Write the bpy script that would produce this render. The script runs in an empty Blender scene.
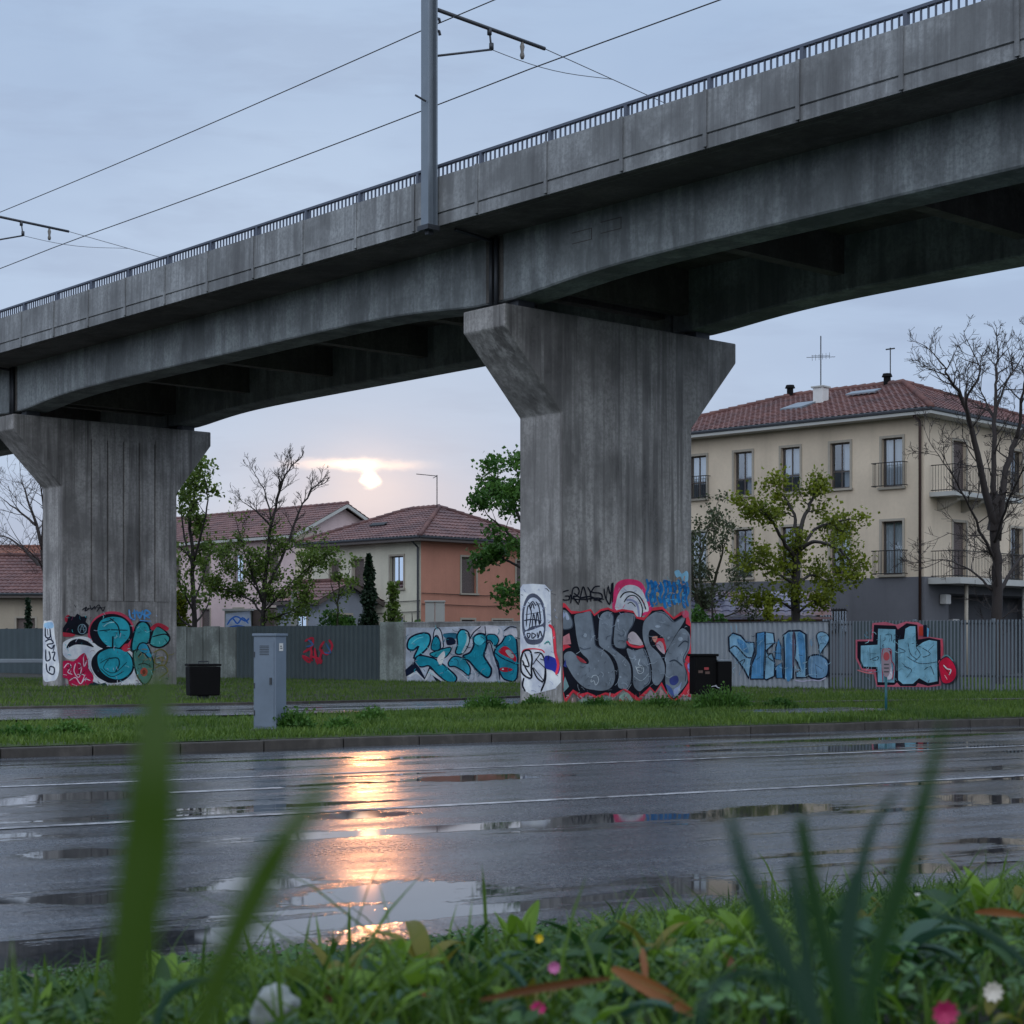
import bpy, bmesh, math, random
from mathutils import Vector, Matrix, noise
from mathutils.geometry import tessellate_polygon
R = math.radians
sc = bpy.context.scene
col = sc.collection
rnd = random.Random(7)

# ------------------------------------------------------------------ camera
CAMZ = 1.25
FPX = 1700.0
cam_d = bpy.data.cameras.new('camera'); cam = bpy.data.objects.new('camera', cam_d); col.objects.link(cam)
cam.location = (0, 0, CAMZ); cam.rotation_euler = (R(90), 0, 0)
cam_d.sensor_width = 36.0; cam_d.lens = 36.0 * FPX / 1024.0
cam_d.shift_y = 130.0 / 1024.0
cam_d.clip_start = 0.05; cam_d.clip_end = 6000
cam_d.dof.use_dof = True; cam_d.dof.focus_distance = 32.0; cam_d.dof.aperture_fstop = 9.0
sc.camera = cam

# ------------------------------------------------------------------ sun, sky, exposure
SUN_AZ = -4.8      # degrees, seen left of the viaduct's near pier
SUN_EL = 7.2
sun_d = bpy.data.lights.new('sun', 'SUN'); sun = bpy.data.objects.new('sun', sun_d); col.objects.link(sun)
sun_d.energy = 0.028; sun_d.angle = R(0.7); sun_d.color = (1.0, 0.40, 0.16)
sdir = Vector((math.sin(R(SUN_AZ)) * math.cos(R(SUN_EL)), math.cos(R(SUN_AZ)) * math.cos(R(SUN_EL)), math.sin(R(SUN_EL))))
sun.rotation_euler = (-sdir).to_track_quat('-Z', 'Y').to_euler(); sun.location = (0, 0, 40)

world = bpy.data.worlds.new('World'); sc.world = world; world.use_nodes = True
class NT:
    """tiny helper for writing node trees"""
    def __init__(s, tree): s.t = tree; s.n = tree.nodes; s.l = tree.links
    def new(s, typ, **kw):
        n = s.n.new(typ)
        for k, v in kw.items(): setattr(n, k, v)
        return n
    def put(s, sock, v):
        if isinstance(v, bpy.types.NodeSocket): s.l.new(v, sock)
        elif v is not None:
            if isinstance(v, (tuple, list)) and len(v) == 3 and sock.type == 'RGBA': v = (*v, 1)
            sock.default_value = v
    def math(s, op, a, b=None, c=None, clamp=False):
        n = s.new('ShaderNodeMath', operation=op, use_clamp=clamp)
        s.put(n.inputs[0], a)
        if b is not None: s.put(n.inputs[1], b)
        if c is not None: s.put(n.inputs[2], c)
        return n.outputs[0]
    def mix(s, f, a, b, blend='MIX'):
        n = s.new('ShaderNodeMix', data_type='RGBA', blend_type=blend)
        s.put(n.inputs[0], f); s.put(n.inputs[6], a); s.put(n.inputs[7], b)
        return n.outputs[2]
    def noise(s, vec, scale, detail=4, rough=.5, dist=0):
        n = s.new('ShaderNodeTexNoise'); s.put(n.inputs['Vector'], vec)
        n.inputs['Scale'].default_value = scale; n.inputs['Detail'].default_value = detail
        n.inputs['Roughness'].default_value = rough; n.inputs['Distortion'].default_value = dist
        return n.outputs[0]
    def ramp(s, f, lo, hi, a=0.0, b=1.0):
        n = s.new('ShaderNodeMapRange'); n.clamp = True
        s.put(n.inputs[0], f); n.inputs[1].default_value = lo; n.inputs[2].default_value = hi
        n.inputs[3].default_value = a; n.inputs[4].default_value = b
        return n.outputs[0]
    def mapping(s, vec, scale=(1, 1, 1), rot=(0, 0, 0), loc=(0, 0, 0)):
        n = s.new('ShaderNodeMapping'); s.put(n.inputs[0], vec)
        n.inputs['Scale'].default_value = scale; n.inputs['Rotation'].default_value = rot; n.inputs['Location'].default_value = loc
        return n.outputs[0]
    def bump(s, h, strength=.5, dist=.02, normal=None):
        n = s.new('ShaderNodeBump'); n.inputs['Strength'].default_value = strength; n.inputs['Distance'].default_value = dist
        s.put(n.inputs['Height'], h)
        if normal is not None: s.put(n.inputs['Normal'], normal)
        return n.outputs[0]

w = NT(world.node_tree); world.node_tree.nodes.clear()
tc = w.new('ShaderNodeTexCoord').outputs['Generated']
sep = w.new('ShaderNodeSeparateXYZ'); w.put(sep.inputs[0], tc)
X, Y, Z = sep.outputs
sky = w.new('ShaderNodeTexSky', sky_type='NISHITA', sun_disc=False)
sky.sun_elevation = R(SUN_EL); sky.sun_rotation = R(SUN_AZ); sky.dust_density = 2.0; sky.altitude = 0
Ys = w.math('MAXIMUM', Y, 0.02)
dn = w.math('SUBTRACT', w.noise(w.mapping(tc, (1, 1, 2.2)), 26, 5, .6), .5); dn2 = w.math('SUBTRACT', w.noise(w.mapping(tc, (1, 1, 2), loc=(4, 4, 4)), 45, 5, .65), .5)
ax = w.math('ADD', w.math('DIVIDE', X, Ys), w.math('MULTIPLY', dn, .020)); ez = w.math('ADD', w.math('DIVIDE', Z, Ys), w.math('MULTIPLY', dn2, .0075))
front = w.ramp(Y, 0.0, 0.25)
def gauss(a, e, sa, se):
    p = w.math('POWER', w.math('ABSOLUTE', w.math('DIVIDE', w.math('SUBTRACT', ax, a), sa)), 2.0)
    q = w.math('POWER', w.math('ABSOLUTE', w.math('DIVIDE', w.math('SUBTRACT', ez, e), se)), 2.0)
    return w.math('MULTIPLY', w.math('EXPONENT', w.math('MULTIPLY', w.math('ADD', p, q), -1.0)), front)
# overcast cloud layer: grey blue above, paler and pinker towards the horizon
up = w.ramp(Z, 0.0, 0.42)
deck = w.mix(up, (0.41, 0.495, 0.675), (0.35, 0.48, 0.69))
up2 = w.ramp(Z, 0.36, 0.85)
deck = w.mix(up2, deck, (1.02, 1.20, 1.46))
cl = w.noise(w.mapping(tc, (1.0, 1.0, 3.5)), 2.2, 5, .55, .3)
deck = w.mix(w.ramp(cl, .42, .60, 0.0, .65), deck, (0.46, 0.59, 0.79))
cl2 = w.noise(w.mapping(tc, (1.3, 1.3, 7.0), loc=(3, 1, 0)), 4.0, 5, .6, .2)
deck = w.mix(w.ramp(cl2, .48, .62, 0.0, .30), deck, (0.30, 0.38, 0.55))
below = w.ramp(Z, -0.05, 0.0)
deck = w.mix(below, (0.10, 0.11, 0.12), deck)
# sky behind the camera, brightened as added fill for surfaces facing the camera
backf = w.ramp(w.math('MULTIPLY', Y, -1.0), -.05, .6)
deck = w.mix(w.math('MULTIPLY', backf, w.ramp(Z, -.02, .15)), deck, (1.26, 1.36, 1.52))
halo = gauss(-0.084, 0.066, 0.085, 0.050)
deck = w.mix(w.math('MULTIPLY', halo, .5), deck, (0.68, 0.54, 0.56))
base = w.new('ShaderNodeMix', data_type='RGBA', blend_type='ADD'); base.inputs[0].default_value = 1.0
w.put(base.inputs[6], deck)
skys = w.mix(1.0, sky.outputs[0], (0.0022, 0.0026, 0.0032), 'MULTIPLY'); w.put(base.inputs[7], skys)
cur = base.outputs[2]
# the sun low behind a torn cloud
wob = w.math('MULTIPLY', w.math('SUBTRACT', w.noise(w.mapping(tc, (1, 1, 3)), 70, 5, .65), .5), 1.1)
core = w.math('POWER', w.ramp(gauss(-0.0835, 0.0955, 0.0054, 0.0050), .12, .95), 1.6)
gap = w.math('POWER', w.ramp(gauss(-0.0905, 0.1036, 0.0150, 0.0040), .12, .9), 1.5)
gap2 = w.math('POWER', w.ramp(gauss(-0.1080, 0.1042, 0.025, 0.0032), .05, 1.0), 1.3)
gap3 = w.math('POWER', w.ramp(gauss(-0.0690, 0.1045, 0.019, 0.0030), .05, 1.0), 1.3)
glow = gauss(-0.084, 0.095, 0.030, 0.022)
def add(c, f, colr):
    return w.mix(1.0, c, w.mix(f, (0, 0, 0), colr), 'ADD')
cur = add(cur, glow, (0.20, 0.11, 0.045))
cur = add(cur, gap2, (0.55, 0.32, 0.14))
cur = add(cur, gap3, (0.42, 0.24, 0.10))
cur = add(cur, gap, (1.1, 0.72, 0.36))
cur = add(cur, core, (5.0, 3.4, 1.8))
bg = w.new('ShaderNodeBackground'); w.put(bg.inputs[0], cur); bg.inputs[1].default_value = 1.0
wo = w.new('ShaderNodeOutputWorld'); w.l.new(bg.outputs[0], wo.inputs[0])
world.cycles.sampling_method = 'MANUAL'; world.cycles.sample_map_resolution = 2048

sc.view_settings.view_transform = 'Standard'; sc.view_settings.look = 'None'
sc.view_settings.exposure = 0.0; sc.view_settings.gamma = 1.0; sc.view_settings.use_curve_mapping = False
sc.render.engine = 'CYCLES'
sc.cycles.use_denoising = True
sc.cycles.max_bounces = 6; sc.cycles.diffuse_bounces = 3; sc.cycles.glossy_bounces = 3
sc.cycles.transparent_max_bounces = 8; sc.cycles.caustics_reflective = False; sc.cycles.caustics_refractive = False
sc.cycles.sample_clamp_indirect = 4.0

# ------------------------------------------------------------------ frames of the place
UV_ = Vector((-0.6646, 0.7472, 0)); VV_ = Vector((0.7472, 0.6646, 0))   # along the viaduct, across it
def B(q, s, z): return VV_ * q + UV_ * s + Vector((0, 0, z))
RR = Vector((0.876, 0.482, 0)).normalized(); RN = Vector((-RR.y, RR.x, 0))   # along the road, across it
def RD(r, n, z): return RR * r + RN * n + Vector((0, 0, z))
def at(px, py, Y): return Vector(((px - 512) / FPX * Y, Y, CAMZ + (642 - py) / FPX * Y))
GZ = 0.12   # level of the grass beyond the kerb

# ------------------------------------------------------------------ colour
def lin(h, k=1.0):
    h = h.lstrip('#'); out = []
    for i in (0, 2, 4):
        c = int(h[i:i+2], 16) / 255
        out.append(min(1, (c / 12.92 if c <= .04045 else ((c + .055) / 1.055) ** 2.4) * k))
    return tuple(out)

# ------------------------------------------------------------------ mesh builder
def root_of(o):
    while o.parent: o = o.parent
    return o
def tag(o, label=None, cat=None, group=None, kind=None):
    if label: o['label'] = label
    if cat: o['category'] = cat
    if group: o['group'] = group
    if kind: o['kind'] = kind
    return o
def thing(name, label, cat, loc, group=None):
    o = bpy.data.objects.new(name, None); col.objects.link(o); o.location = loc
    o.empty_display_size = .2
    return tag(o, label, cat, group)
class MB:
    def __init__(s): s.v = []; s.f = []
    def add(s, vs, fs):
        b = len(s.v); s.v.extend([tuple(x) for x in vs]); s.f.extend([tuple(b + i for i in f) for f in fs]); return s
    def quad(s, a, b, c, d): return s.add([a, b, c, d], [(0, 1, 2, 3)])
    def box(s, o, dx, dy, dz):
        """box from corner o along three edge vectors"""
        o, dx, dy, dz = map(Vector, (o, dx, dy, dz))
        if dx.cross(dy).dot(dz) < 0: dx, dy = dy, dx
        vs = [o, o+dx, o+dx+dy, o+dy, o+dz, o+dx+dz, o+dx+dy+dz, o+dy+dz]
        return s.add(vs, [(0,3,2,1),(4,5,6,7),(0,1,5,4),(1,2,6,5),(2,3,7,6),(3,0,4,7)])
    def cbox(s, c, ax_, ay_, sx, sy, sz):
        """box centred on c in plan, standing on c.z"""
        ax_, ay_ = Vector(ax_), Vector(ay_)
        return s.box(Vector(c) - ax_*sx/2 - ay_*sy/2, ax_*sx, ay_*sy, (0, 0, sz))
    def tube(s, pts, rad, sides=6, cap=True):
        pts = [Vector(p) for p in pts]; n = len(pts)
        if not isinstance(rad, (list, tuple)): rad = [rad]*n
        b = len(s.v); pr = None
        for i, p in enumerate(pts):
            t = (pts[min(i+1, n-1)] - pts[max(i-1, 0)])
            if t.length < 1e-9: t = Vector((0, 0, 1))
            t.normalize()
            if pr is None: pr = t.orthogonal().normalized()
            a = (pr - t*pr.dot(t))
            a = a.normalized() if a.length > 1e-6 else t.orthogonal().normalized()
            pr = a; c = t.cross(a)
            for k in range(sides):
                th = 2*math.pi*k/sides
                s.v.append(tuple(p + (a*math.cos(th) + c*math.sin(th))*rad[i]))
        for i in range(n-1):
            for k in range(sides):
                k2 = (k+1) % sides
                s.f.append((b+i*sides+k, b+i*sides+k2, b+(i+1)*sides+k2, b+(i+1)*sides+k))
        if cap:
            s.f.append(tuple(b+k for k in reversed(range(sides)))); s.f.append(tuple(b+(n-1)*sides+k for k in range(sides)))
        return s
    def prism(s, pts, ext):
        """planar outline extruded by ext (any concave outline)"""
        pts = [Vector(p) for p in pts]; ext = Vector(ext); n = len(pts)
        tris = tessellate_polygon([pts]); b = len(s.v)
        nrm = Vector((0,0,0))
        for i in range(n): nrm += pts[i].cross(pts[(i+1) % n])
        s.v.extend([tuple(p) for p in pts]); s.v.extend([tuple(p+ext) for p in pts])
        flip = nrm.dot(ext) > 0
        for t in tris:
            tn = (pts[t[1]]-pts[t[0]]).cross(pts[t[2]]-pts[t[0]])
            if tn.dot(ext) > 0: t = (t[0], t[2], t[1])
            s.f.append((b+t[0], b+t[1], b+t[2])); s.f.append((b+n+t[0], b+n+t[2], b+n+t[1]))
        for i in range(n):
            j = (i+1) % n
            s.f.append((b+i, b+j, b+n+j, b+n+i) if flip else (b+j, b+i, b+n+i, b+n+j))
        return s
    def build(s, name, m, parent=None, smooth=False, bevel=0.0, base=None):
        if parent is not None: o0 = Vector(root_of(parent).location)
        elif base is not None: o0 = Vector(base)
        else: o0 = Vector((0, 0, 0))
        me = bpy.data.meshes.new(name)
        me.from_pydata([(x-o0.x, y-o0.y, z-o0.z) for x, y, z in s.v], [], s.f); me.update()
        if bevel:
            bm = bmesh.new(); bm.from_mesh(me)
            bmesh.ops.remove_doubles(bm, verts=bm.verts, dist=1e-4)
            es = [e for e in bm.edges if len(e.link_faces) == 2 and e.calc_face_angle(0) > .35]
            bmesh.ops.bevel(bm, geom=es, offset=bevel, segments=2, affect='EDGES', profile=.6)
            bm.to_mesh(me); bm.free()
        if smooth: me.polygons.foreach_set('use_smooth', [True]*len(me.polygons))
        me.materials.append(m)
        o = bpy.data.objects.new(name, me); col.objects.link(o)
        if parent is not None: o.parent = parent
        else: o.location = o0
        return o
def copy_tree(o, parent=None):
    c = o.copy(); col.objects.link(c); c.parent = parent
    for ch in [x for x in list(bpy.data.objects) if x.parent == o]: copy_tree(ch, c)
    return c

# ------------------------------------------------------------------ materials
def base_mat(name):
    m = bpy.data.materials.new(name); m.use_nodes = True
    t = NT(m.node_tree); bs = m.node_tree.nodes['Principled BSDF']
    return m, t, bs
def plain(name, c, rough=.6, metal=0.0, var=.12, scale=6.0, bump=.0, spec=.5):
    m, t, bs = base_mat(name)
    oc = t.new('ShaderNodeTexCoord').outputs['Object']
    f = t.noise(oc, scale, 5, .6)
    f2 = t.ramp(f, .3, .7, 1-var, 1+var)
    t.put(bs.inputs['Base Color'], t.mix(1.0, c, t.new('ShaderNodeCombineColor').outputs[0], 'MIX') if False else t.mix(f, tuple(x*(1-var) for x in c), tuple(min(1, x*(1+var)) for x in c)))
    bs.inputs['Roughness'].default_value = rough; bs.inputs['Metallic'].default_value = metal
    bs.inputs['Specular IOR Level'].default_value = .12 if name == 'black plastic' else spec
    if bump: t.put(bs.inputs['Normal'], t.bump(t.noise(oc, scale*8, 4, .6), bump, .01))
    return m
def concrete(name, c, dark, streak=.5, sc_=1.0, hi=.3):
    """cast concrete: blotches, vertical run-off streaks, pores"""
    m, t, bs = base_mat(name)
    gp = t.new('ShaderNodeNewGeometry').outputs['Position']
    big = t.noise(gp, .55*sc_, 6, .62)
    fine = t.noise(gp, 14, 5, .7)
    st = t.noise(t.mapping(gp, (3.2, 3.2, .10)), 1.0, 5, .65, .1)
    st2 = t.noise(t.mapping(gp, (9, 9, .22)), 1.0, 3, .6)
    msk = t.noise(gp, .45, 3, .5)
    c1 = t.mix(t.ramp(big, .42, .58), tuple(x*.62 for x in c), tuple(min(1, x*1.22) for x in c))
    f = t.math('MULTIPLY', t.ramp(st, .46, .58), t.ramp(msk, .42, .58, .35, 1.0))
    c2 = t.mix(t.math('MULTIPLY', f, streak), c1, dark)
    f3 = t.math('MULTIPLY', t.ramp(st2, .52, .64), streak*.5)
    c3 = t.mix(f3, c2, dark)
    pale = t.math('MULTIPLY', t.ramp(t.noise(t.mapping(gp, (2.2, 2.2, .16), loc=(5, 3, 1)), 1.0, 4, .6), .54, .66), .4)
    c4 = t.mix(pale, c3, tuple(min(1, x*1.55) for x in c))
    c5 = t.mix(t.ramp(fine, .42, .62, 0, .55), c4, tuple(x*.5 for x in c))
    up_ = t.new('ShaderNodeSeparateXYZ'); t.put(up_.inputs[0], gp)
    c6 = t.mix(t.math('MULTIPLY', t.ramp(t.noise(t.mapping(gp, (1.4, 1.4, .25), loc=(9, 2, 0)), 1.0, 6, .7), .48, .57), hi), c5, dark)
    t.put(bs.inputs['Base Color'], c6)
    t.put(bs.inputs['Roughness'], t.ramp(st, .4, .7, .86, .62))
    b1 = t.bump(fine, .35, .008)
    brd = t.noise(t.mapping(gp, (6, 6, .35)), 1.0, 2, .5)
    t.put(bs.inputs['Normal'], t.bump(brd, .25, .02, b1))
    return m
def plaster(name, c, dirt=.25, rough=.85):
    m, t, bs = base_mat(name)
    gp = t.new('ShaderNodeNewGeometry').outputs['Position']
    a = t.noise(gp, .5, 6, .6); b = t.noise(t.mapping(gp, (1.6, 1.6, .12)), 1.0, 5, .6); d = t.noise(gp, 9, 4, .6)
    c1 = t.mix(t.ramp(a, .3, .7), tuple(x*.88 for x in c), tuple(min(1, x*1.08) for x in c))
    c2 = t.mix(t.math('MULTIPLY', t.ramp(b, .5, .75), dirt), c1, tuple(x*.45 for x in c))
    t.put(bs.inputs['Base Color'], t.mix(t.ramp(d, .35, .65, 0, .12), c2, tuple(x*.6 for x in c)))
    bs.inputs['Roughness'].default_value = rough
    t.put(bs.inputs['Normal'], t.bump(d, .25, .01))
    return m
def tiles(name, c1, c2, c3):
    m, t, bs = base_mat(name)
    gp = t.new('ShaderNodeNewGeometry').outputs['Position']
    isl = t.new('ShaderNodeTexVoronoi'); t.put(isl.inputs['Vector'], gp); isl.inputs['Scale'].default_value = 3.6
    sp = t.new('ShaderNodeSeparateColor'); t.l.new(isl.outputs['Color'], sp.inputs[0])
    n = t.noise(gp, .7, 5, .6)
    a = t.mix(sp.outputs[0], c1, c2)
    b = t.mix(t.ramp(n, .45, .7), a, c3)
    moss = t.noise(gp, 2.5, 5, .7)
    t.put(bs.inputs['Base Color'], t.mix(t.ramp(moss, .6, .75, 0, .5), b, (.05, .045, .035)))
    bs.inputs['Roughness'].default_value = .6
    return m
def leafmat(name, c1, c2, trans=.35, nscale=1.2, rough=.5):
    m, t, bs = base_mat(name)
    g = t.new('ShaderNodeNewGeometry')
    ri = g.outputs['Random Per Island']
    n = t.noise(g.outputs['Position'], nscale, 3, .5)
    f = t.math('ADD', t.math('MULTIPLY', ri, .6), t.ramp(n, .35, .65, -.1, .5), clamp=True)
    c = t.mix(f, c1, c2)
    t.put(bs.inputs['Base Color'], c); bs.inputs['Roughness'].default_value = rough
    bs.inputs['Specular IOR Level'].default_value = .35
    tr = t.new('ShaderNodeBsdfTranslucent'); t.put(tr.inputs[0], c)
    mx = t.new('ShaderNodeMixShader'); mx.inputs[0].default_value = trans
    t.l.new(bs.outputs[0], mx.inputs[1]); t.l.new(tr.outputs[0], mx.inputs[2])
    t.l.new(mx.outputs[0], m.node_tree.nodes['Material Output'].inputs[0])
    return m
def glassmat():
    m, t, bs = base_mat('window glass')
    gp = t.new('ShaderNodeNewGeometry').outputs['Position']
    gl = t.new('ShaderNodeBsdfGlossy'); gl.inputs[1].default_value = .03; gl.inputs[0].default_value = (.9, .95, 1, 1)
    t.put(gl.inputs['Normal'], t.bump(t.noise(gp, .9, 2, .5), .08, .05))
    tr = t.new('ShaderNodeBsdfTransparent'); tr.inputs[0].default_value = (.75, .8, .82, 1)
    fr = t.new('ShaderNodeFresnel'); fr.inputs[0].default_value = 1.5
    f = t.math('ADD', t.math('MULTIPLY', fr.outputs[0], 1.6), .10, clamp=True)
    mx = t.new('ShaderNodeMixShader'); t.l.new(f, mx.inputs[0])
    t.l.new(tr.outputs[0], mx.inputs[1]); t.l.new(gl.outputs[0], mx.inputs[2])
    t.l.new(mx.outputs[0], m.node_tree.nodes['Material Output'].inputs[0])
    return m

def asphalt():
    m, t, bs = base_mat('wet asphalt')
    gp = t.new('ShaderNodeNewGeometry').outputs['Position']
    rp = t.mapping(gp, rot=(0, 0, -math.atan2(RR.y, RR.x)))          # x runs along the road
    lon = t.mapping(rp, (.16, 1.15, 1)); lon2 = t.mapping(rp, (.35, 2.6, 1))
    p1 = t.noise(lon, 1.0, 5, .55, .4); p2 = t.noise(lon2, 1.0, 4, .6, .3); p3 = t.noise(rp, 3.2, 5, .65)
    h = t.math('ADD', t.math('MULTIPLY', p1, .62), t.math('ADD', t.math('MULTIPLY', p2, .28), t.math('MULTIPLY', p3, .10)))
    pud = t.ramp(h, .535, .556)                                       # 1 where water stands
    rs = t.new('ShaderNodeSeparateXYZ'); t.put(rs.inputs[0], rp)
    wobb = t.math('ADD', t.math('MULTIPLY', t.math('SUBTRACT', t.noise(t.mapping(rp, (.8, 2.6, 1)), 1.6, 5, .6, .5), .5), 3.2), t.math('MULTIPLY', t.math('SUBTRACT', t.noise(rp, 11, 5, .7), .5), 1.6))
    for (px, py, wx, wy) in ((405, 892, 120, 15), (120, 898, 75, 8), (700, 887, 75, 14), (1000, 842, 45, 5), (985, 799, 55, 6), (790, 809, 95, 5), (70, 853, 60, 7), (260, 884, 60, 9), (600, 818, 60, 5), (90, 796, 80, 5), (350, 815, 60, 4), (930, 868, 60, 6), (470, 778, 80, 4), (850, 748, 90, 3)):
        Yp = 2125/(py-642); Xp = (px-512)/1700*Yp; r_ = Xp*RR.x+Yp*RR.y; n_ = -Xp*RR.y+Yp*RR.x
        a_ = wx/1700*Yp/RR.x; b_ = (2125/(py-wy-642)-2125/(py+wy-642))/2*RR.x
        u_ = t.math('POWER', t.math('ABSOLUTE', t.math('DIVIDE', t.math('SUBTRACT', rs.outputs[0], r_), a_)), 2.0)
        v_ = t.math('POWER', t.math('ABSOLUTE', t.math('DIVIDE', t.math('SUBTRACT', rs.outputs[1], n_), b_)), 2.0)
        e_ = t.math('ADD', t.math('SUBTRACT', 1.0, t.math('ADD', u_, v_)), wobb)
        h = t.math('ADD', h, t.math('MULTIPLY', t.ramp(e_, -1.0, .35), .035))
        pud = t.math('MAXIMUM', pud, t.ramp(e_, .0, .35))
    film = t.ramp(h, .42, .53)                                        # thin film round the puddles
    grain = t.new('ShaderNodeTexVoronoi'); t.put(grain.inputs['Vector'], gp); grain.inputs['Scale'].default_value = 85
    g2 = t.noise(gp, 160, 3, .7)
    tone = t.noise(lon, 2.3, 5, .6)
    c = t.mix(t.ramp(tone, .3, .7), (.045, .052, .066), (.088, .100, .122))
    c = t.mix(t.ramp(g2, .55, .75, 0, .45), c, (.12, .12, .12))
    sg = t.new('ShaderNodeTexVoronoi'); t.put(sg.inputs['Vector'], gp); sg.inputs['Scale'].default_value = 55
    sgc = t.new('ShaderNodeSeparateColor'); t.l.new(sg.outputs['Color'], sgc.inputs[0])
    c = t.mix(t.ramp(sgc.outputs[0], .72, .95, 0, .65), c, (.17, .17, .18)); c = t.mix(t.ramp(sgc.outputs[1], .7, .95, 0, .6), c, (.015, .015, .018))
    c = t.mix(t.math('MULTIPLY', pud, .75), c, (.014, .014, .015))
    # tar joints and cracks
    cr = t.new('ShaderNodeTexVoronoi', feature='DISTANCE_TO_EDGE'); t.put(cr.inputs['Vector'], t.mapping(rp, (.22, .5, 1))); cr.inputs['Scale'].default_value = 1.0
    crm = t.math('MULTIPLY', t.ramp(cr.outputs[0], 0.0, .012, 1, 0), t.ramp(p2, .45, .6))
    c = t.mix(t.math('MULTIPLY', crm, .7), c, (.012, .012, .012))
    t.put(bs.inputs['Base Color'], c)
    r = t.ramp(film, 0, 1, .30, .12)
    r = t.math('ADD', r, t.math('MULTIPLY', t.math('SUBTRACT', p3, .5), .16)); r = t.math('ADD', r, t.math('MULTIPLY', t.math('SUBTRACT', sgc.outputs[2], .5), .14))
    r = t.math('ADD', t.math('MULTIPLY', r, t.math('SUBTRACT', 1.0, pud)), t.math('MULTIPLY', pud, .035))
    t.put(bs.inputs['Roughness'], r)
    bs.inputs['IOR'].default_value = 1.5
    inv = t.math('SUBTRACT', 1.0, pud)
    amp = t.math('MULTIPLY', inv, t.ramp(film, 0, 1, 1.0, .55))
    g3 = t.noise(gp, 28, 4, .7)
    hh = t.math('MULTIPLY', t.math('ADD', t.math('ADD', grain.outputs[0], t.math('MULTIPLY', g3, 1.3)), t.math('MULTIPLY', g2, .5)), amp)
    b1 = t.bump(hh, .27, .0034)
    wav = t.noise(t.mapping(rp, (1.0, 2.2, 1)), 2.2, 3, .5)
    t.put(bs.inputs['Normal'], t.bump(t.math('MULTIPLY', wav, inv), .07, .02, b1))
    return m
def paintline():
    m, t, bs = base_mat('worn road paint')
    gp = t.new('ShaderNodeNewGeometry').outputs['Position']
    n = t.noise(gp, 9, 6, .7); n2 = t.noise(gp, 1.1, 3, .5)
    f = t.math('ADD', t.math('MULTIPLY', n, .6), t.math('MULTIPLY', n2, .4))
    t.put(bs.inputs['Base Color'], t.mix(t.ramp(f, .42, .58), (.46, .47, .50), (.09, .09, .10)))
    bs.inputs['Roughness'].default_value = .5
    t.put(bs.inputs['Normal'], t.bump(n, .3, .004))
    return m
def earth(name, c1, c2, c3, s=1.0):
    m, t, bs = base_mat(name)
    gp = t.new('ShaderNodeNewGeometry').outputs['Position']
    a = t.noise(gp, .6*s, 5, .6); b = t.noise(gp, 7*s, 6, .7); d = t.noise(gp, 38*s, 4, .7)
    c = t.mix(t.ramp(a, .38, .62), c1, c2)
    c = t.mix(t.ramp(b, .5, .68, 0, .7), c, c3)
    t.put(bs.inputs['Base Color'], c); bs.inputs['Roughness'].default_value = .9
    t.put(bs.inputs['Normal'], t.bump(t.math('ADD', b, t.math('MULTIPLY', d, .6)), .9, .06))
    return m
M = {}
M['asphalt'] = asphalt(); M['line'] = paintline(); M['glass'] = glassmat()
M['kerb'] = concrete('kerb concrete', (.075, .068, .062), (.02, .018, .016), .5, 2)
M['pier'] = concrete('pier concrete', (.39, .38, .375), (.065, .060, .060), .8)
M['girder'] = concrete('girder concrete', (.33, .365, .385), (.10, .11, .12), .42, 1.0, .45)
M['parapet'] = concrete('parapet concrete', (.29, .305, .32), (.075, .075, .08), .65)
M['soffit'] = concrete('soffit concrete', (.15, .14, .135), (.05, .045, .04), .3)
M['verge'] = earth('verge soil', (.035, .068, .014), (.055, .090, .022), (.060, .060, .028))
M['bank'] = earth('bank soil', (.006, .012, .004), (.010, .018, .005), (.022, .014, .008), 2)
M['field'] = earth('distant ground', (.05, .048, .038), (.065, .06, .05), (.08, .07, .06))
M['steel'] = plain('galvanised steel', (.20, .235, .275), .45, .35, .15, 3, .1)
M['darksteel'] = plain('dark steel', (.05, .055, .065), .5, .4)
M['rail'] = plain('blue grey rail paint', (.085, .10, .14), .45, .1)
M['wire'] = plain('wire', (.03, .03, .035), .6, .3)
M['black'] = plain('black plastic', (.005, .005, .006), .7, 0, .2, 5)
M['bark'] = plain('dark wet bark', (.022, .018, .016), .75, 0, .4, 14, .5)
M['barkgrey'] = plain('grey brown bark', (.028, .021, .020), .8, 0, .35, 14, .5)
M['barkgreen'] = plain('mossy bark', (.045, .046, .026), .8, 0, .35, 14, .5)
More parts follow.
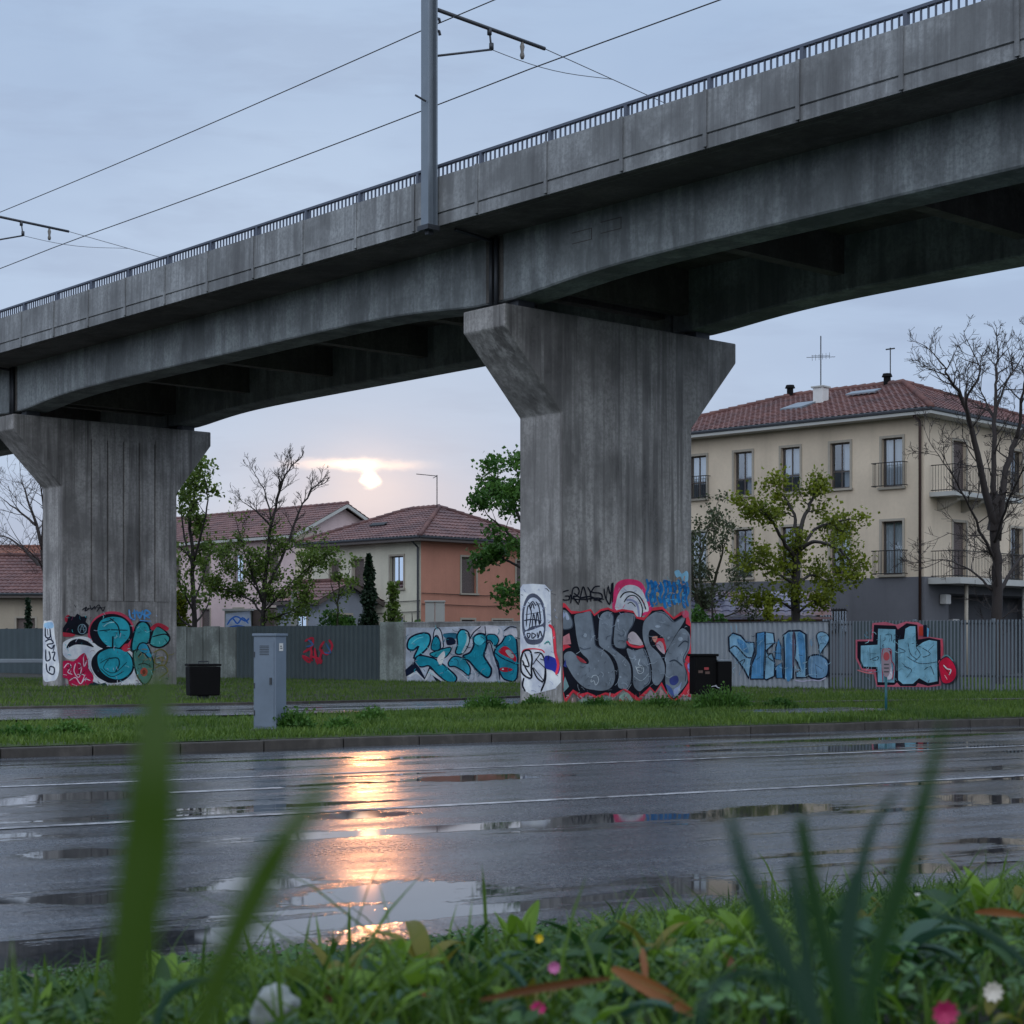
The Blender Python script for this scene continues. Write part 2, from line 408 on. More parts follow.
# ================================================================== GROUND, ROAD, BANK
def structure(o): o['kind'] = 'structure'; return o
g = MB(); g.quad((-1500, -600, -.03), (1500, -600, -.03), (1500, 2600, -.03), (-1500, 2600, -.03))
structure(g.build('ground', M['field']))
N0, N1 = 6.29, 18.7         # near and far edge of the road
g = MB(); nseg = 60
for i in range(nseg):
    r0, r1 = -60 + 2*i, -60 + 2*(i+1)
    g.quad(RD(r0, N0-.3, 0), RD(r1, N0-.3, 0), RD(r1, N1, 0), RD(r0, N1, 0))
structure(g.build('road', M['asphalt']))
def stripe(n, wd, r0, r1, nm='road_line', dash=None):
    g = MB()
    if dash is None: g.quad(RD(r0, n-wd/2, .004), RD(r1, n-wd/2, .004), RD(r1, n+wd/2, .004), RD(r0, n+wd/2, .004))
    else:
        r = r0
        while r < r1:
            g.quad(RD(r, n-wd/2, .004), RD(r+dash[0], n-wd/2, .004), RD(r+dash[0], n+wd/2, .004), RD(r, n+wd/2, .004)); r += dash[1]
    structure(g.build(nm, M['line']))
stripe(11.62, .11, -50, 50)
stripe(14.95, .11, -50, 50)
stripe(13.7, .14, -31.7, 6, 'dashed_road_line', (1.0, 4.0))
# kerb between road and verge: stones with fine joints
g = MB(); r = -50
while r < 50:
    g.box(RD(r+.006, N1-.002, -.02), RR*.988, RN*.16, (0, 0, .125+rnd.uniform(-.004, .004))); r += 1.0
structure(g.build('kerb', M['kerb'], bevel=.012))
g = MB(); r = -50
while r < 50:
    g.box(RD(r+.006, N0-.15, -.03), RR*.988, RN*.15, (0, 0, .07)); r += 1.0
structure(g.build('near_kerb', M['kerb'], bevel=.01))
# verge: a gently uneven sheet beyond the kerb
def gz(x, y):
    t = min(1, max(0, (x*RN.x+y*RN.y-N1-.6)/15)); return GZ-.17*t
def hz(x, y): return gz(x, y) + .025*noise.noise(Vector((x*.35, y*.35, 0)))
def onz(p): p.z = gz(p.x, p.y); return p
g = MB(); nr, nn = 120, 60
for j in range(nn+1):
    n = N1+.155 + (j/nn)**1.8*150
    for i in range(nr+1):
        r = -75+150*i/nr
        p = RD(r, n, 0); z = GZ-.01 if j == 0 else hz(p.x, p.y)
        g.v.append((p.x, p.y, z))
for j in range(nn):
    for i in range(nr):
        a = j*(nr+1)+i; g.f.append((a, a+1, a+nr+2, a+nr+1))
structure(g.build('verge', M['verge'], smooth=True))
# wet service lane crossing the verge towards the near pier
lane_near = [(-16, 22.6), (-7.4, 25.6), (-2.9, 28.2), (-.4, 31.2), (.3, 34.0)]
lane_far = [(-16, 26.4), (-9.5, 31.3), (-4.6, 34.0), (-1.2, 36.2), (.3, 38.5)]
g = MB()
for k in range(4):
    for i in range(8):
        for j in range(6):
            def lp(u, v, k=k):
                a, b, c, d = [Vector(q) for q in (lane_near[k], lane_near[k+1], lane_far[k+1], lane_far[k])]
                q = a.lerp(b, u).lerp(d.lerp(c, u), v); return (q.x, q.y, gz(q.x, q.y)+.035)
            g.quad(lp(i/8, j/6), lp((i+1)/8, j/6), lp((i+1)/8, (j+1)/6), lp(i/8, (j+1)/6))
structure(g.build('service_lane', M['asphalt']))
g = MB()
for k in range(4):
    a, b = [Vector((q[0], q[1], gz(*q)-.05)) for q in (lane_far[k], lane_far[k+1])]; d = (b-a); nn_ = Vector((-d.y, d.x, 0)).normalized()
    g.box(a+nn_*.003, d, nn_*.14, (0, 0, .13))
structure(g.build('lane_kerb', M['kerb'], bevel=.01))
fp = [(3.9, 33.4), (6.0, 33.2), (10.2, 34.4), (18, 37.0)]
g = MB()
for k in range(3):
    a, b = [Vector((q[0], q[1], gz(*q)+.0)) for q in (fp[k], fp[k+1])]; d = (b-a); nn_ = Vector((-d.y, d.x, 0)).normalized()
    g.box(a, d, nn_*.35, (0, 0, .05))
structure(g.build('path_edging', M['kerb']))
wet = [(3.7, 27.7), (5.2, 26.9), (6.6, 28.6), (6.0, 30.0), (4.6, 29.6), (3.9, 29.0)]
g = MB(); g.prism([(x, y, gz(x, y)-.03) for x, y in wet], (0, 0, .055))
structure(g.build('paved_patch', M['asphalt']))
def inpoly(x, y, P):
    c = False; j = len(P)-1
    for i in range(len(P)):
        if (P[i][1] > y) != (P[j][1] > y) and x < (P[j][0]-P[i][0])*(y-P[i][1])/(P[j][1]-P[i][1])+P[i][0]: c = not c
        j = i
    return c
LANE = lane_near + lane_far[::-1]
def free(x, y):
    if inpoly(x, y, LANE) or inpoly(x, y, wet): return False
    q = x*VV_.x+y*VV_.y; s = x*UV_.x+y*UV_.y
    if 22.7 < q < 26.65 and (24.1 < s < 25.5 or 45.0 < s < 46.4): return False
    return True
# near bank the camera sits on
def bank(n, r=0):
    t = (N0-.16-n)
    z = .02 + .69*max(0, t)/4.0 if t < 4.0 else .71 + .13*(1-math.exp(-(t-4.0)/1.2))
    return z + .02*noise.noise(Vector((r*1.7, n*1.7, 3)))*min(1, max(0, t))
g = MB(); nr, nn = 120, 70
for j in range(nn+1):
    n = N0-.155 - 14*(j/nn)**1.3
    for i in range(nr+1):
        r = -16+36*i/nr; p = RD(r, n, bank(n, r)); g.v.append(tuple(p))
for j in range(nn):
    for i in range(nr):
        a = j*(nr+1)+i; g.f.append((a, a+nr+1, a+nr+2, a+1))
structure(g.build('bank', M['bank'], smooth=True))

# ================================================================== VIADUCT
Q0, Q1 = 22.79, 26.54      # shaft, across
CQ0, CQ1 = 21.31, 27.95    # cap, across
SP = 20.9                  # span
S0 = 24.16                 # front face of the near pier
SJ = 24.79
PT = 1.23                  # pier thickness
def pier(k, label, extra=None):
    s = S0 + k*SP
    t = thing('bridge_pier', label, 'bridge pier', B((Q0+Q1)/2, s+PT/2, GZ))
    c1 = CQ1-(.22 if k == 1 else 0)
    prof = [(Q0, -.3), (Q1, -.3), (Q1, 5.73), (c1, 7.25), (c1, 7.68), (CQ0, 7.68), (CQ0, 7.26), (Q0, 5.73)]
    g = MB(); g.prism([B(q, s, z) for q, z in prof], UV_*PT)
    sh = g.build('shaft', M['pier'], t, bevel=.035)
    for q in (21.95, 27.0):
        for e in (-.38, .38):
            b = MB(); b.cbox(B(q, SJ+k*SP+e, 7.68), VV_, UV_, .42, .3, .13); b.build('bearing', M['darksteel'], t)
    return t
pier_a = pier(0, 'wide concrete bridge pier in the centre with silver and red graffiti at its foot')
pier_b = pier(1, 'farther concrete bridge pier at the left with round teal graffiti at its foot')
# shallow formwork ribs on the left pier's front
for i in range(5):
    b = MB(); q = Q0+.95+i*.52
    b.prism([B(q, S0+SP-.02, 2.45), B(q+.46, S0+SP-.02, 2.45), B(q+.46, S0+SP-.02, 7.3), B(q, S0+SP-.02, 7.3)], UV_*.03)
    b.build('formwork_rib', M['pier'], pier_b, bevel=.008)
    b = MB(); b.box(B(q-.05, S0+SP-.004, 2.45), VV_*.035, UV_*.01, (0, 0, 4.7)); b.build('dark_gap_strip', M['soffit'], pier_b)  # dark strip added in each rib gap to make the gap read dark
va = thing('railway_viaduct', 'long grey concrete railway viaduct deck crossing overhead on the piers', 'viaduct', B(24.6, SJ, 7.81))
S_LO, S_HI = SJ-SP, SJ+2*SP
def haunch(s):       # underside of the girders
    m = (s-SJ) % SP; m = min(m, SP-m)
    return 7.81 + .235*(1-math.exp(-(max(0, m-.45)/2.0)**1.5))
for k in (-1, 0, 1):
    a, b_ = SJ+k*SP+.04, SJ+(k+1)*SP-.04
    for (qa, qb) in ((21.6, 22.4), (26.6, 27.4)):
        g = MB(); n = 44
        for i in range(n+1):
            s = a+(b_-a)*i/n; z = haunch(s)
            for q, zz in ((qa, 9.1), (qa, z+.03), (qa+.03, z), (qb-.03, z), (qb, z+.03), (qb, 9.1)): g.v.append(tuple(B(q, s, zz)))
        for i in range(n):
            for j in range(5):
                c0 = i*6+j; g.f.append((c0, c0+1, c0+7, c0+6))
        g.f.append(tuple(range(6))[::-1]); g.f.append(tuple(n*6+j for j in range(6)))
        g.build('girder', M['girder'], va)
    for j in range(6):
        s = a+.15+(b_-a-.6)*j/5
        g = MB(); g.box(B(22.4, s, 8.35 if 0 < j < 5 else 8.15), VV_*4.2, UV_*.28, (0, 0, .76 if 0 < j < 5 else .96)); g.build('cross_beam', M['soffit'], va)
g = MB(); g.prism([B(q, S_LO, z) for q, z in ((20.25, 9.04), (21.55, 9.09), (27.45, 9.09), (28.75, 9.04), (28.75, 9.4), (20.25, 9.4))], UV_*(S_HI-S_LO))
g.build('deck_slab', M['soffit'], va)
# near edge beam and parapet, panel by panel
BAY = 1.85
bays = []; s = 14.3-BAY*6
while s < S_HI: bays.append(s); s += BAY
for s in bays:
    if s+BAY < S_LO: continue
    g = MB()
    s0, s1 = s+.012, s+BAY-.012
    prof = [(20.10, 9.03), (20.10, 9.245), (20.118, 9.26), (20.085, 9.275), (20.10, 9.95), (20.34, 9.95), (20.34, 9.03)]
    g.prism([B(q, s0, z) for q, z in prof], UV_*(s1-s0)); g.build('parapet_panel', M['parapet'], va)
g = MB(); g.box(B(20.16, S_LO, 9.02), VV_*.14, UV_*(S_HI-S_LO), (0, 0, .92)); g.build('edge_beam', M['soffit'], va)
g = MB(); g.box(B(28.66, S_LO, 9.03), VV_*.24, UV_*(S_HI-S_LO), (0, 0, .92)); g.build('far_parapet', M['parapet'], va)
rl = MB(); rl.box(B(20.17, S_LO, 10.165), VV_*.085, UV_*(S_HI-S_LO), (0, 0, .05)); rail = rl.build('railing', M['rail'], va, bevel=.006)
for s in bays:
    if s+BAY < S_LO: continue
    g = MB(); g.box(B(20.066, s-.035, 9.055), VV_*.03, UV_*.07, (0, 0, .90)); g.build('joint_cover', M['parapet'], va)
    g = MB(); g.box(B(20.17, s-.035, 9.95), VV_*.075, UV_*.07, (0, 0, .215)); g.build('railing_post', M['rail'], rail)
    g = MB()
    for j in range(1, 15):
        g.box(B(20.19, s+j*BAY/15-.012, 9.95), VV_*.03, UV_*.022, (0, 0, .215))
    g.build('railing_bars', M['rail'], rail)
# drain pipes at the joints, and light markings left on the girder
def drains(sj):
    g = MB()
    for e in (-.13, .02):
        g.tube([B(21.53, sj+e, 9.06), B(21.53, sj+e, 8.3), B(21.53, sj+e, 7.72)], .045, 8)
    g.tube([B(20.45, sj-.2, 9.0), B(21.2, sj-.06, 9.0), B(21.5, sj+.02, 9.0), B(21.53, sj+.02, 8.9)], .035, 8)
    g.build('drain_pipe', M['darksteel'], va, smooth=True)
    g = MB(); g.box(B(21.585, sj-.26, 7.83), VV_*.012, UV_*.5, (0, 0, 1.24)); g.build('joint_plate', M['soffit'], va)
for sj in (SJ, SJ+SP): drains(sj)
for (s, z) in ((21.35, 8.62), (22.1, 8.56)):
    g = MB(); g.box(B(21.592, s, z), VV_*.01, UV_*.52, (0, 0, .012)); g.box(B(21.592, s, z+.2), VV_*.01, UV_*.52, (0, 0, .012)); g.box(B(21.592, s, z+.012), VV_*.01, UV_*.012, (0, 0, .19))
    g.build('cast_mark', M['soffit'], va)
# ballast and rails on the deck
g = MB(); g.box(B(20.36, S_LO, 9.40), VV_*8.28, UV_*(S_HI-S_LO), (0, 0, .12)); g.build('ballast_bed', M['kerb'], va)
for q in (22.2, 23.6, 25.6, 27.0):
    g = MB(); g.box(B(q, S_LO, 9.52), VV_*.07, UV_*(S_HI-S_LO), (0, 0, .14)); g.build('rail', M['darksteel'], va)

# ================================================================== OVERHEAD LINE MASTS AND WIRES
def mast(s, label):
    t = thing('overhead_line_mast', label, 'mast', B(19.95, s, 9.05), 'overhead line masts on the viaduct edge')
    g = MB()       # H section
    g.box(B(19.83, s-.13, 9.02), VV_*.03, UV_*.21, (0, 0, 5.4)); g.box(B(20.03, s-.13, 9.02), VV_*.03, UV_*.21, (0, 0, 5.4))
    g.box(B(19.86, s-.037, 9.02), VV_*.17, UV_*.024, (0, 0, 5.4)); g.build('pole', M['steel'], t)
    g = MB(); g.box(B(19.80, s-.16, 8.93), VV_*.28, UV_*.32, (0, 0, .09)); g.box(B(19.9, s-.05, 8.86), VV_*.12, UV_*.1, (0, 0, .07)); g.build('foot_bracket', M['darksteel'], t)
    g = MB(); g.tube([B(20.06, s, 13.12), B(22.9, s, 13.02)], .038, 8); g.build('cantilever_arm', M['darksteel'], t, smooth=True)
    g = MB(); g.tube([B(20.06, s, 12.22), B(21.5, s, 12.68)], .022, 6); g.tube([B(21.5, s, 12.66), B(21.45, s, 13.06)], .02, 6)
    for p in (B(20.1, s, 12.2), B(21.5, s, 12.68), B(21.45, s, 12.95)): g.tube([p, p+Vector((0, 0, .12))], .045, 8)
    g.build('strut', M['darksteel'], t, smooth=True)
    g = MB(); p = B(22.3, s, 12.62)
    g.tube([p+Vector((0, 0, .4)), p+Vector((0, 0, .3)), p+Vector((0, 0, .2)), p+Vector((0, 0, .12)), p+Vector((0, 0, .06))], [.02, .05, .03, .05, .03], 10)
    g.build('insulator', plain('porcelain', (.16, .15, .14), .4), t, smooth=True)
    for z in (12.95, 12.72):
        g = MB(); g.tube([B(20.07, s, z), B(20.2, s, z), B(20.22, s, z-.07)], .03, 6); g.build('wire_clamp', M['darksteel'], t)
    g = MB(); g.tube([B(19.8, s-.1, 11.3), B(19.55, s-.1, 11.36)], .02, 6); g.build('step_peg', M['darksteel'], t)
    g = MB()
    pts = [B(21.5+i*.33, s, 12.68-.10*math.sin(math.pi*min(1, i/9))+.012*i) for i in range(10)]
    g.tube(pts, .007, 4); g.tube([pts[-1], B(24.8, s, 12.83)], .007, 4); g.build('stay_loop', M['wire'], t)
    g = MB(); g.tube([B(22.9, s, 13.02), B(26.9, s, 12.62)], .008, 4); g.build('span_wire', M['wire'], t)
    return t
MS = float(B(19.95, 0, 0).dot(UV_)) + 24.77
mast(24.77, 'tall grey steel mast with cantilever arm on the viaduct edge above the middle pier')
mast(24.77+20.1, 'overhead line mast at the left edge showing only its dark cantilever arm')
def wire(q, z, label, s0=-8, s1=75, r=.011):
    g = MB(); pts = [B(q, s0+(s1-s0)*i/40, z-.06*math.sin(math.pi*(((s0+(s1-s0)*i/40)-24.77) % 20.1)/20.1)) for i in range(41)]
    g.tube(pts, r, 5); tag(g.build('overhead_wire', M['wire'], base=B(q, 24, z)), label, 'wire', 'overhead wires along the viaduct')
wire(20.2, 12.88, 'upper overhead wire clamped to the mast side')
wire(22.9, 12.73, 'lower thicker overhead wire passing behind the mast over the track', r=.013)
# ================================================================== GRAFFITI
_paints = {}
def paint(hexc, k=1.3):
    if hexc not in _paints:
        m, t, bs = base_mat('spray paint ' + hexc)
        gp = t.new('ShaderNodeNewGeometry').outputs['Position']
        c = lin(hexc, k)
        n = t.noise(gp, 2.6, 5, .6); n2 = t.noise(gp, 22, 4, .7)
        cc = t.mix(t.ramp(n, .3, .7), tuple(x*.68+.001 for x in c), tuple(min(1, x*1.28+.001) for x in c))
        t.put(bs.inputs['Base Color'], t.mix(t.ramp(n2, .55, .8, 0, .22), cc, tuple(x*.8+.02 for x in c)))
        bs.inputs['Roughness'].default_value = .7; bs.inputs['Specular IOR Level'].default_value = .15
        t.put(bs.inputs['Normal'], t.bump(n2, .3, .006))
        _paints[hexc] = m
    return _paints[hexc]
def spline(P, closed, k=4):
    P = [Vector((x, y)) for x, y in P]; n = len(P); out = []
    rng = range(n if closed else n-1)
    for i in rng:
        p0 = P[(i-1) % n] if closed else P[max(i-1, 0)]; p1 = P[i]; p2 = P[(i+1) % n]; p3 = P[(i+2) % n] if closed else P[min(i+2, n-1)]
        for j in range(k):
            u = j/k
            out.append(.5*((2*p1)+(p2-p0)*u+(2*p0-5*p1+4*p2-p3)*u*u+(3*p1-p0-3*p2+p3)*u**3))
    if not closed: out.append(P[-1])
    return out
class Graf:
    """paint on a vertical face; outlines are given in a picture grid and laid onto the wall's plane"""
    def __init__(s, parent, org, nrm, gx, gy, gs, clampf=None, name='graffiti'):
        s.p = parent; s.o = Vector(org); s.n = Vector(nrm).normalized(); s.gx, s.gy, s.gs = gx, gy, gs
        s.cl = clampf; s.layer = 0; s.name = name; s.mbs = {}
        s.ax = Vector((0, 0, 1)).cross(s.n)
    def pt(s, x, y, lift):
        d = Vector(((s.gx+x/s.gs-512)/FPX, 1, (642-s.gy-y/s.gs)/FPX)); c = Vector((0, 0, CAMZ))
        t = (s.o-c).dot(s.n)/d.dot(s.n); p = c+d*t
        if s.cl:
            a = (p-s.o).dot(s.ax); a2 = min(max(a, s.cl[0]), s.cl[1]); p = p+s.ax*(a2-a)
            p.z = min(max(p.z, s.cl[2]), s.cl[3])
        return p+s.n*lift
    def mb(s, c):
        return s.mbs.setdefault(c, MB())
    def poly(s, c, P, sm=True):
        s.layer += 1; L = .003+.0003*s.layer
        Q = spline(P, True) if sm else [Vector((a, b)) for a, b in P]
        tri = tessellate_polygon([[Vector((q.x, q.y, 0)) for q in Q]])
        V = [s.pt(q.x, q.y, L) for q in Q]
        fs = []
        for a, b, c_ in tri:
            if (V[b]-V[a]).cross(V[c_]-V[a]).dot(s.n) < 0: b, c_ = c_, b
            fs.append((a, b, c_))
        s.mb(c).add(V, fs); return s
    def line(s, c, wd, P, closed=False, sm=True):
        s.layer += 1; L = .003+.0003*s.layer
        Q = spline(P, closed) if sm and len(P) > 2 else [Vector((a, b)) for a, b in P]
        if closed: Q = Q+[Q[0]]
        V = []; n = len(Q)
        for i, q in enumerate(Q):
            t = Q[min(i+1, n-1)]-Q[max(i-1, 0)]
            if closed and i in (0, n-1): t = Q[1]-Q[n-2]
            if t.length < 1e-6: t = Vector((1, 0))
            t.normalize(); m = Vector((-t.y, t.x))*wd/2*(1 if closed else (.55 if i in (0, n-1) else 1))
            V += [s.pt(q.x+m.x, q.y+m.y, L), s.pt(q.x-m.x, q.y-m.y, L)]
        fs = []
        for i in range(n-1):
            f = (2*i, 2*i+1, 2*i+3, 2*i+2)
            if (V[f[1]]-V[f[0]]).cross(V[f[2]]-V[f[0]]).dot(s.n) < 0: f = f[::-1]
            fs.append(f)
        s.mb(c).add(V, fs); return s
    def both(s, fill, edge, wd, P, sm=True):
        s.poly(fill, P, sm); s.line(edge, wd, P, True, sm); return s
    def scuff(s, x0, y0, x1, y1, n, cols, seed, wmax=5, L=45):
        rn = random.Random(seed)
        for _ in range(n):
            x, y = rn.uniform(x0, x1), rn.uniform(y0, y1); a = rn.uniform(0, 6.28); l = rn.uniform(.3, 1)*L; b = a+rn.uniform(-1.2, 1.2)
            s.line(rn.choice(cols), rn.uniform(1.5, wmax), [(x, y), (x+math.cos(a)*l*.5, y+math.sin(a)*l*.5), (x+math.cos(a)*l*.5+math.cos(b)*l*.5, y+math.sin(a)*l*.5+math.sin(b)*l*.5)])
        return s
    def drips(s, x0, x1, y, n, cols, seed, L=50):
        rn = random.Random(seed)
        for _ in range(n):
            x, yy = rn.uniform(x0, x1), y+rn.uniform(-12, 12); s.line(rn.choice(cols), rn.uniform(1.5, 3.5), [(x, yy), (x+rn.uniform(-2, 2), yy+rn.uniform(.3, 1)*L)])
        return s
    def ell(s, c, cx, cy, rx, ry, wd=None):
        P = [(cx+rx*math.cos(k*math.pi/6), cy+ry*math.sin(k*math.pi/6)) for k in range(12)]
        return s.poly(c, P) if wd is None else s.line(c, wd, P, True)
    def done(s):
        if len(s.mbs) == 0: return
        # one painted piece: a single mesh carrying all its colours
        root = None; allv = []; mats = []; me_v = []; me_f = []; me_m = []
        for c, mb in s.mbs.items():
            b = len(me_v); me_v += mb.v; me_f += [tuple(b+i for i in f) for f in mb.f]; me_m += [len(mats)]*len(mb.f); mats.append(paint(c))
        o0 = Vector(root_of(s.p).location)
        me = bpy.data.meshes.new(s.name); me.from_pydata([(x-o0.x, y-o0.y, z-o0.z) for x, y, z in me_v], [], me_f); me.update()
        for m in mats: me.materials.append(m)
        me.polygons.foreach_set('material_index', me_m)
        o = bpy.data.objects.new(s.name, me); col.objects.link(o); o.parent = s.p
        return o
BK, GY, RD_, WH = '#10131f', '#76808c', '#d03848', '#c9d0e2'
# ---- middle pier, front
fo = B(Q0, S0, 0); cf = (0.02-(Q1-Q0), -.02, .15, 5.0)
G = Graf(pier_a, B(Q0, S0, 0), -UV_, 514, 565, 6.83)
ax_sign = 1 if G.ax.dot(VV_) > 0 else -1
G.cl = (.015, Q1-Q0-.015, -.04, 5) if ax_sign > 0 else (-(Q1-Q0)+.015, -.015, -.04, 5)
o5 = 614.7
def S(P, dx=o5): return [(x+dx, y) for x, y in P]
# pink and white arch, blue tag above
G.poly('#e0386e', S([(62, 320), (68, 170), (100, 112), (170, 96), (240, 110), (275, 150), (300, 220), (330, 300), (260, 350), (160, 340)]))
G.poly(WH, S([(85, 310), (82, 250), (105, 180), (150, 140), (210, 140), (255, 170), (285, 230), (305, 310), (262, 330), (245, 410), (215, 340)]))
G.line(BK, 9, S([(108, 225), (140, 190), (190, 185), (240, 215), (270, 260), (285, 305)]))
G.line(BK, 8, S([(135, 255), (165, 215), (210, 210), (245, 250), (262, 310), (250, 380)]))
G.line('#8d93b4', 14, S([(150, 240), (190, 240), (225, 270), (238, 340), (236, 390)]))
G.line(BK, 6, S([(160, 265), (185, 255), (215, 285)]))
G.poly('#7fb0cc', S([(480, 45), (510, 35), (530, 60), (560, 40), (575, 60), (570, 110), (540, 120), (520, 80), (495, 85)]))
for i, (x, w_) in enumerate(((295, 16), (325, 22), (352, 22), (385, 24), (415, 20), (445, 24), (478, 20), (510, 24), (545, 20), (568, 14))):
    yb = 250+((i*37) % 50); yt = 95+((i*29) % 22)
    G.line('#1f6fae', w_, S([(x-6, yt), (x+8, (yt+yb)/2-20), (x-8, (yt+yb)/2+25), (x+6, yb)]))
for (x, y) in ((330, 240), (365, 200), (430, 240), (495, 180), (490, 245), (540, 200), (500, 120)):
    G.ell('#9a8f70' if x % 2 else '#4d92bd', x+o5, y, 11, 15)
for (a, b) in ((300, 130), (345, 150), (400, 120), (450, 150), (520, 160)):
    G.line('#1a5b95', 13, S([(a, b), (a+26, b-12), (a+40, b+16), (a+20, b+38)]))
# black outline tag
for P in ([(372, 172), (330, 185), (312, 215), (335, 238), (372, 236), (374, 214), (345, 212)],
          [(385, 262), (392, 205), (402, 160), (430, 152), (442, 182), (425, 214), (402, 216), (440, 272)],
          [(440, 262), (455, 200), (470, 148), (486, 190), (500, 255)], [(450, 222), (494, 214)],
          [(500, 150), (520, 190), (522, 250)], [(545, 150), (518, 205), (560, 240)],
          [(585, 145), (548, 150), (530, 185), (590, 195), (595, 232), (540, 240)], [(612, 160), (620, 215), (650, 270), (660, 200), (664, 125)],
          [(636, 150), (628, 230)], [(380, 200), (400, 230), (470, 235), (560, 225), (612, 235)], [(405, 190), (455, 225), (520, 215), (600, 255)],
          [(640, 140), (655, 200), (672, 120), (668, 258)]):
    G.line(BK, 9, P)
# red halo, black mass, silver letters
redp = [(252, 290), (290, 258), (345, 262), (385, 312), (450, 318), (520, 300), (545, 335), (590, 300), (640, 290), (685, 312), (735, 300), (810, 312), (835, 352), (885, 358), (950, 290), (1010, 284), (1085, 358), (1140, 318), (1172, 308), (1188, 350), (1204, 400), (1204, 905), (1155, 885), (1088, 948), (1030, 870), (1000, 822), (960, 875), (930, 845), (845, 940), (745, 850), (680, 905), (620, 885), (560, 915), (500, 880), (452, 912), (400, 870), (345, 948), (262, 862), (320, 800), (300, 720), (290, 600), (262, 470)]
G.poly(RD_, redp, False)
blk = [(262, 330), (300, 290), (345, 290), (390, 335), (520, 315), (545, 350), (590, 314), (640, 305), (685, 325), (740, 314), (815, 328), (832, 365), (885, 378), (940, 312), (1010, 303), (1085, 372), (1150, 335), (1172, 345), (1170, 400), (1200, 420), (1202, 470), (1190, 590), (1168, 640), (1190, 720), (1190, 800), (1145, 870), (1088, 925), (1040, 870), (1005, 800), (960, 868), (925, 830), (845, 905), (755, 840), (680, 880), (620, 870), (560, 895), (500, 868), (450, 880), (400, 850), (345, 910), (290, 850), (340, 800), (330, 690), (300, 640), (310, 590), (350, 570), (385, 560), (300, 520), (285, 440), (262, 400)]
G.poly(BK, blk, False)
for P in ([(410, 345), (465, 328), (522, 320), (535, 400), (545, 480), (553, 548), (600, 578), (650, 630), (680, 700), (685, 780), (655, 840), (600, 858), (540, 852), (480, 838), (415, 780), (370, 710), (340, 650), (342, 605), (385, 590), (430, 625), (470, 670), (503, 675), (502, 645), (450, 590), (425, 500), (415, 420)],
          [(585, 350), (625, 318), (660, 325), (676, 355), (670, 450), (662, 548), (700, 590), (760, 640), (790, 690), (795, 780), (775, 838), (735, 845), (706, 826), (712, 740), (695, 660), (650, 600), (590, 560), (574, 520), (575, 430)],
          S([(84, 360), (130, 328), (205, 340), (198, 400), (160, 470), (148, 560), (110, 570), (66, 545), (66, 450)]),
          S([(150, 575), (205, 585), (268, 572), (298, 640), (316, 740), (308, 805), (272, 835), (235, 862), (196, 815), (192, 700)]),
          S([(264, 400), (300, 350), (362, 316), (422, 332), (475, 385), (510, 375), (545, 350), (542, 385), (480, 485), (420, 585), (408, 510), (372, 474), (322, 440), (300, 470), (312, 545), (370, 605), (408, 680), (405, 760), (360, 822), (325, 790), (322, 700), (295, 600), (262, 500)]),
          S([(475, 500), (530, 432), (582, 480), (580, 570), (548, 640), (568, 720), (562, 800), (520, 860), (470, 908), (430, 862), (414, 790), (420, 690), (414, 620)]),
          [(282, 335), (320, 305), (360, 320), (388, 375), (386, 425), (330, 438), (282, 410)]):
    G.poly(GY, P)
    G.line('#454e5c', 7, [(x*.98+12, y*.985+8) for x, y in P[2:7]])
G.poly('#b9aeb4', S([(160, 480), (190, 455), (225, 480), (262, 545), (210, 545), (165, 530)]))
G.line(RD_, 16, S([(150, 520), (175, 548), (225, 560), (268, 552)]))
G.poly('#c98f80', S([(322, 495), (360, 488), (345, 530)])); G.poly(RD_, S([(345, 545), (360, 500), (402, 500), (420, 560), (415, 600), (380, 560)]), False)
G.poly('#b7a2ac', S([(352, 555), (372, 520), (398, 540), (408, 610)]))
G.poly('#c7848c', [(305, 490), (372, 465), (385, 540), (310, 545), (320, 520), (300, 515)], False)
G.poly('#a43c46', [(420, 620), (455, 635), (490, 668), (450, 662)])
G.poly('#39427e', S([(445, 775), (490, 755), (505, 790), (480, 820), (448, 812)])); G.poly('#8f9cc0', S([(470, 850), (500, 830), (525, 800), (500, 880), (476, 892)]))
G.poly('#4a5f9a', S([(415, 815), (455, 840), (475, 900), (440, 870)]))
G.poly('#98a4c2', [(290, 345), (325, 318), (345, 345), (315, 372)]); G.poly('#aeb8d0', [(345, 325), (362, 335), (372, 370), (352, 372)])
G.line('#b9c4d0', 5, [(520, 800), (530, 760), (560, 755), (572, 790), (552, 820), (540, 790)], True)
G.line('#b9c4d0', 5, S([(210, 690), (230, 740), (262, 730), (258, 690), (230, 680), (240, 640)])); G.line('#a5b2bd', 6, S([(200, 760), (250, 790), (300, 740)]))
G.line('#c2cad4', 4, S([(220, 700), (250, 700), (248, 725), (222, 718)], ), True)
for (x, y, a, b) in ((480, 480, 12, 14), (705, 380, 8, 10), (720, 765, 8, 6), (640, 735, 5, 5), (570, 655, 4, 4), (975, 420, 18, 9), (1130, 505, 16, 14), (640, 560, 6, 3), (430, 745, 5, 6), (1050, 500, 10, 12), (1120, 850, 9, 12)):
    G.ell('#9aa6b4', x, y, a, b)
G.line('#3a4452', 9, S([(440, 660), (480, 650), (530, 690)])); G.line('#3a4452', 8, S([(500, 560), (540, 520), (572, 530)]))
G.line('#525c6a', 7, [(440, 560), (470, 575), (520, 565)]); G.line('#5d6876', 7, S([(90, 470), (115, 485), (130, 470)]))
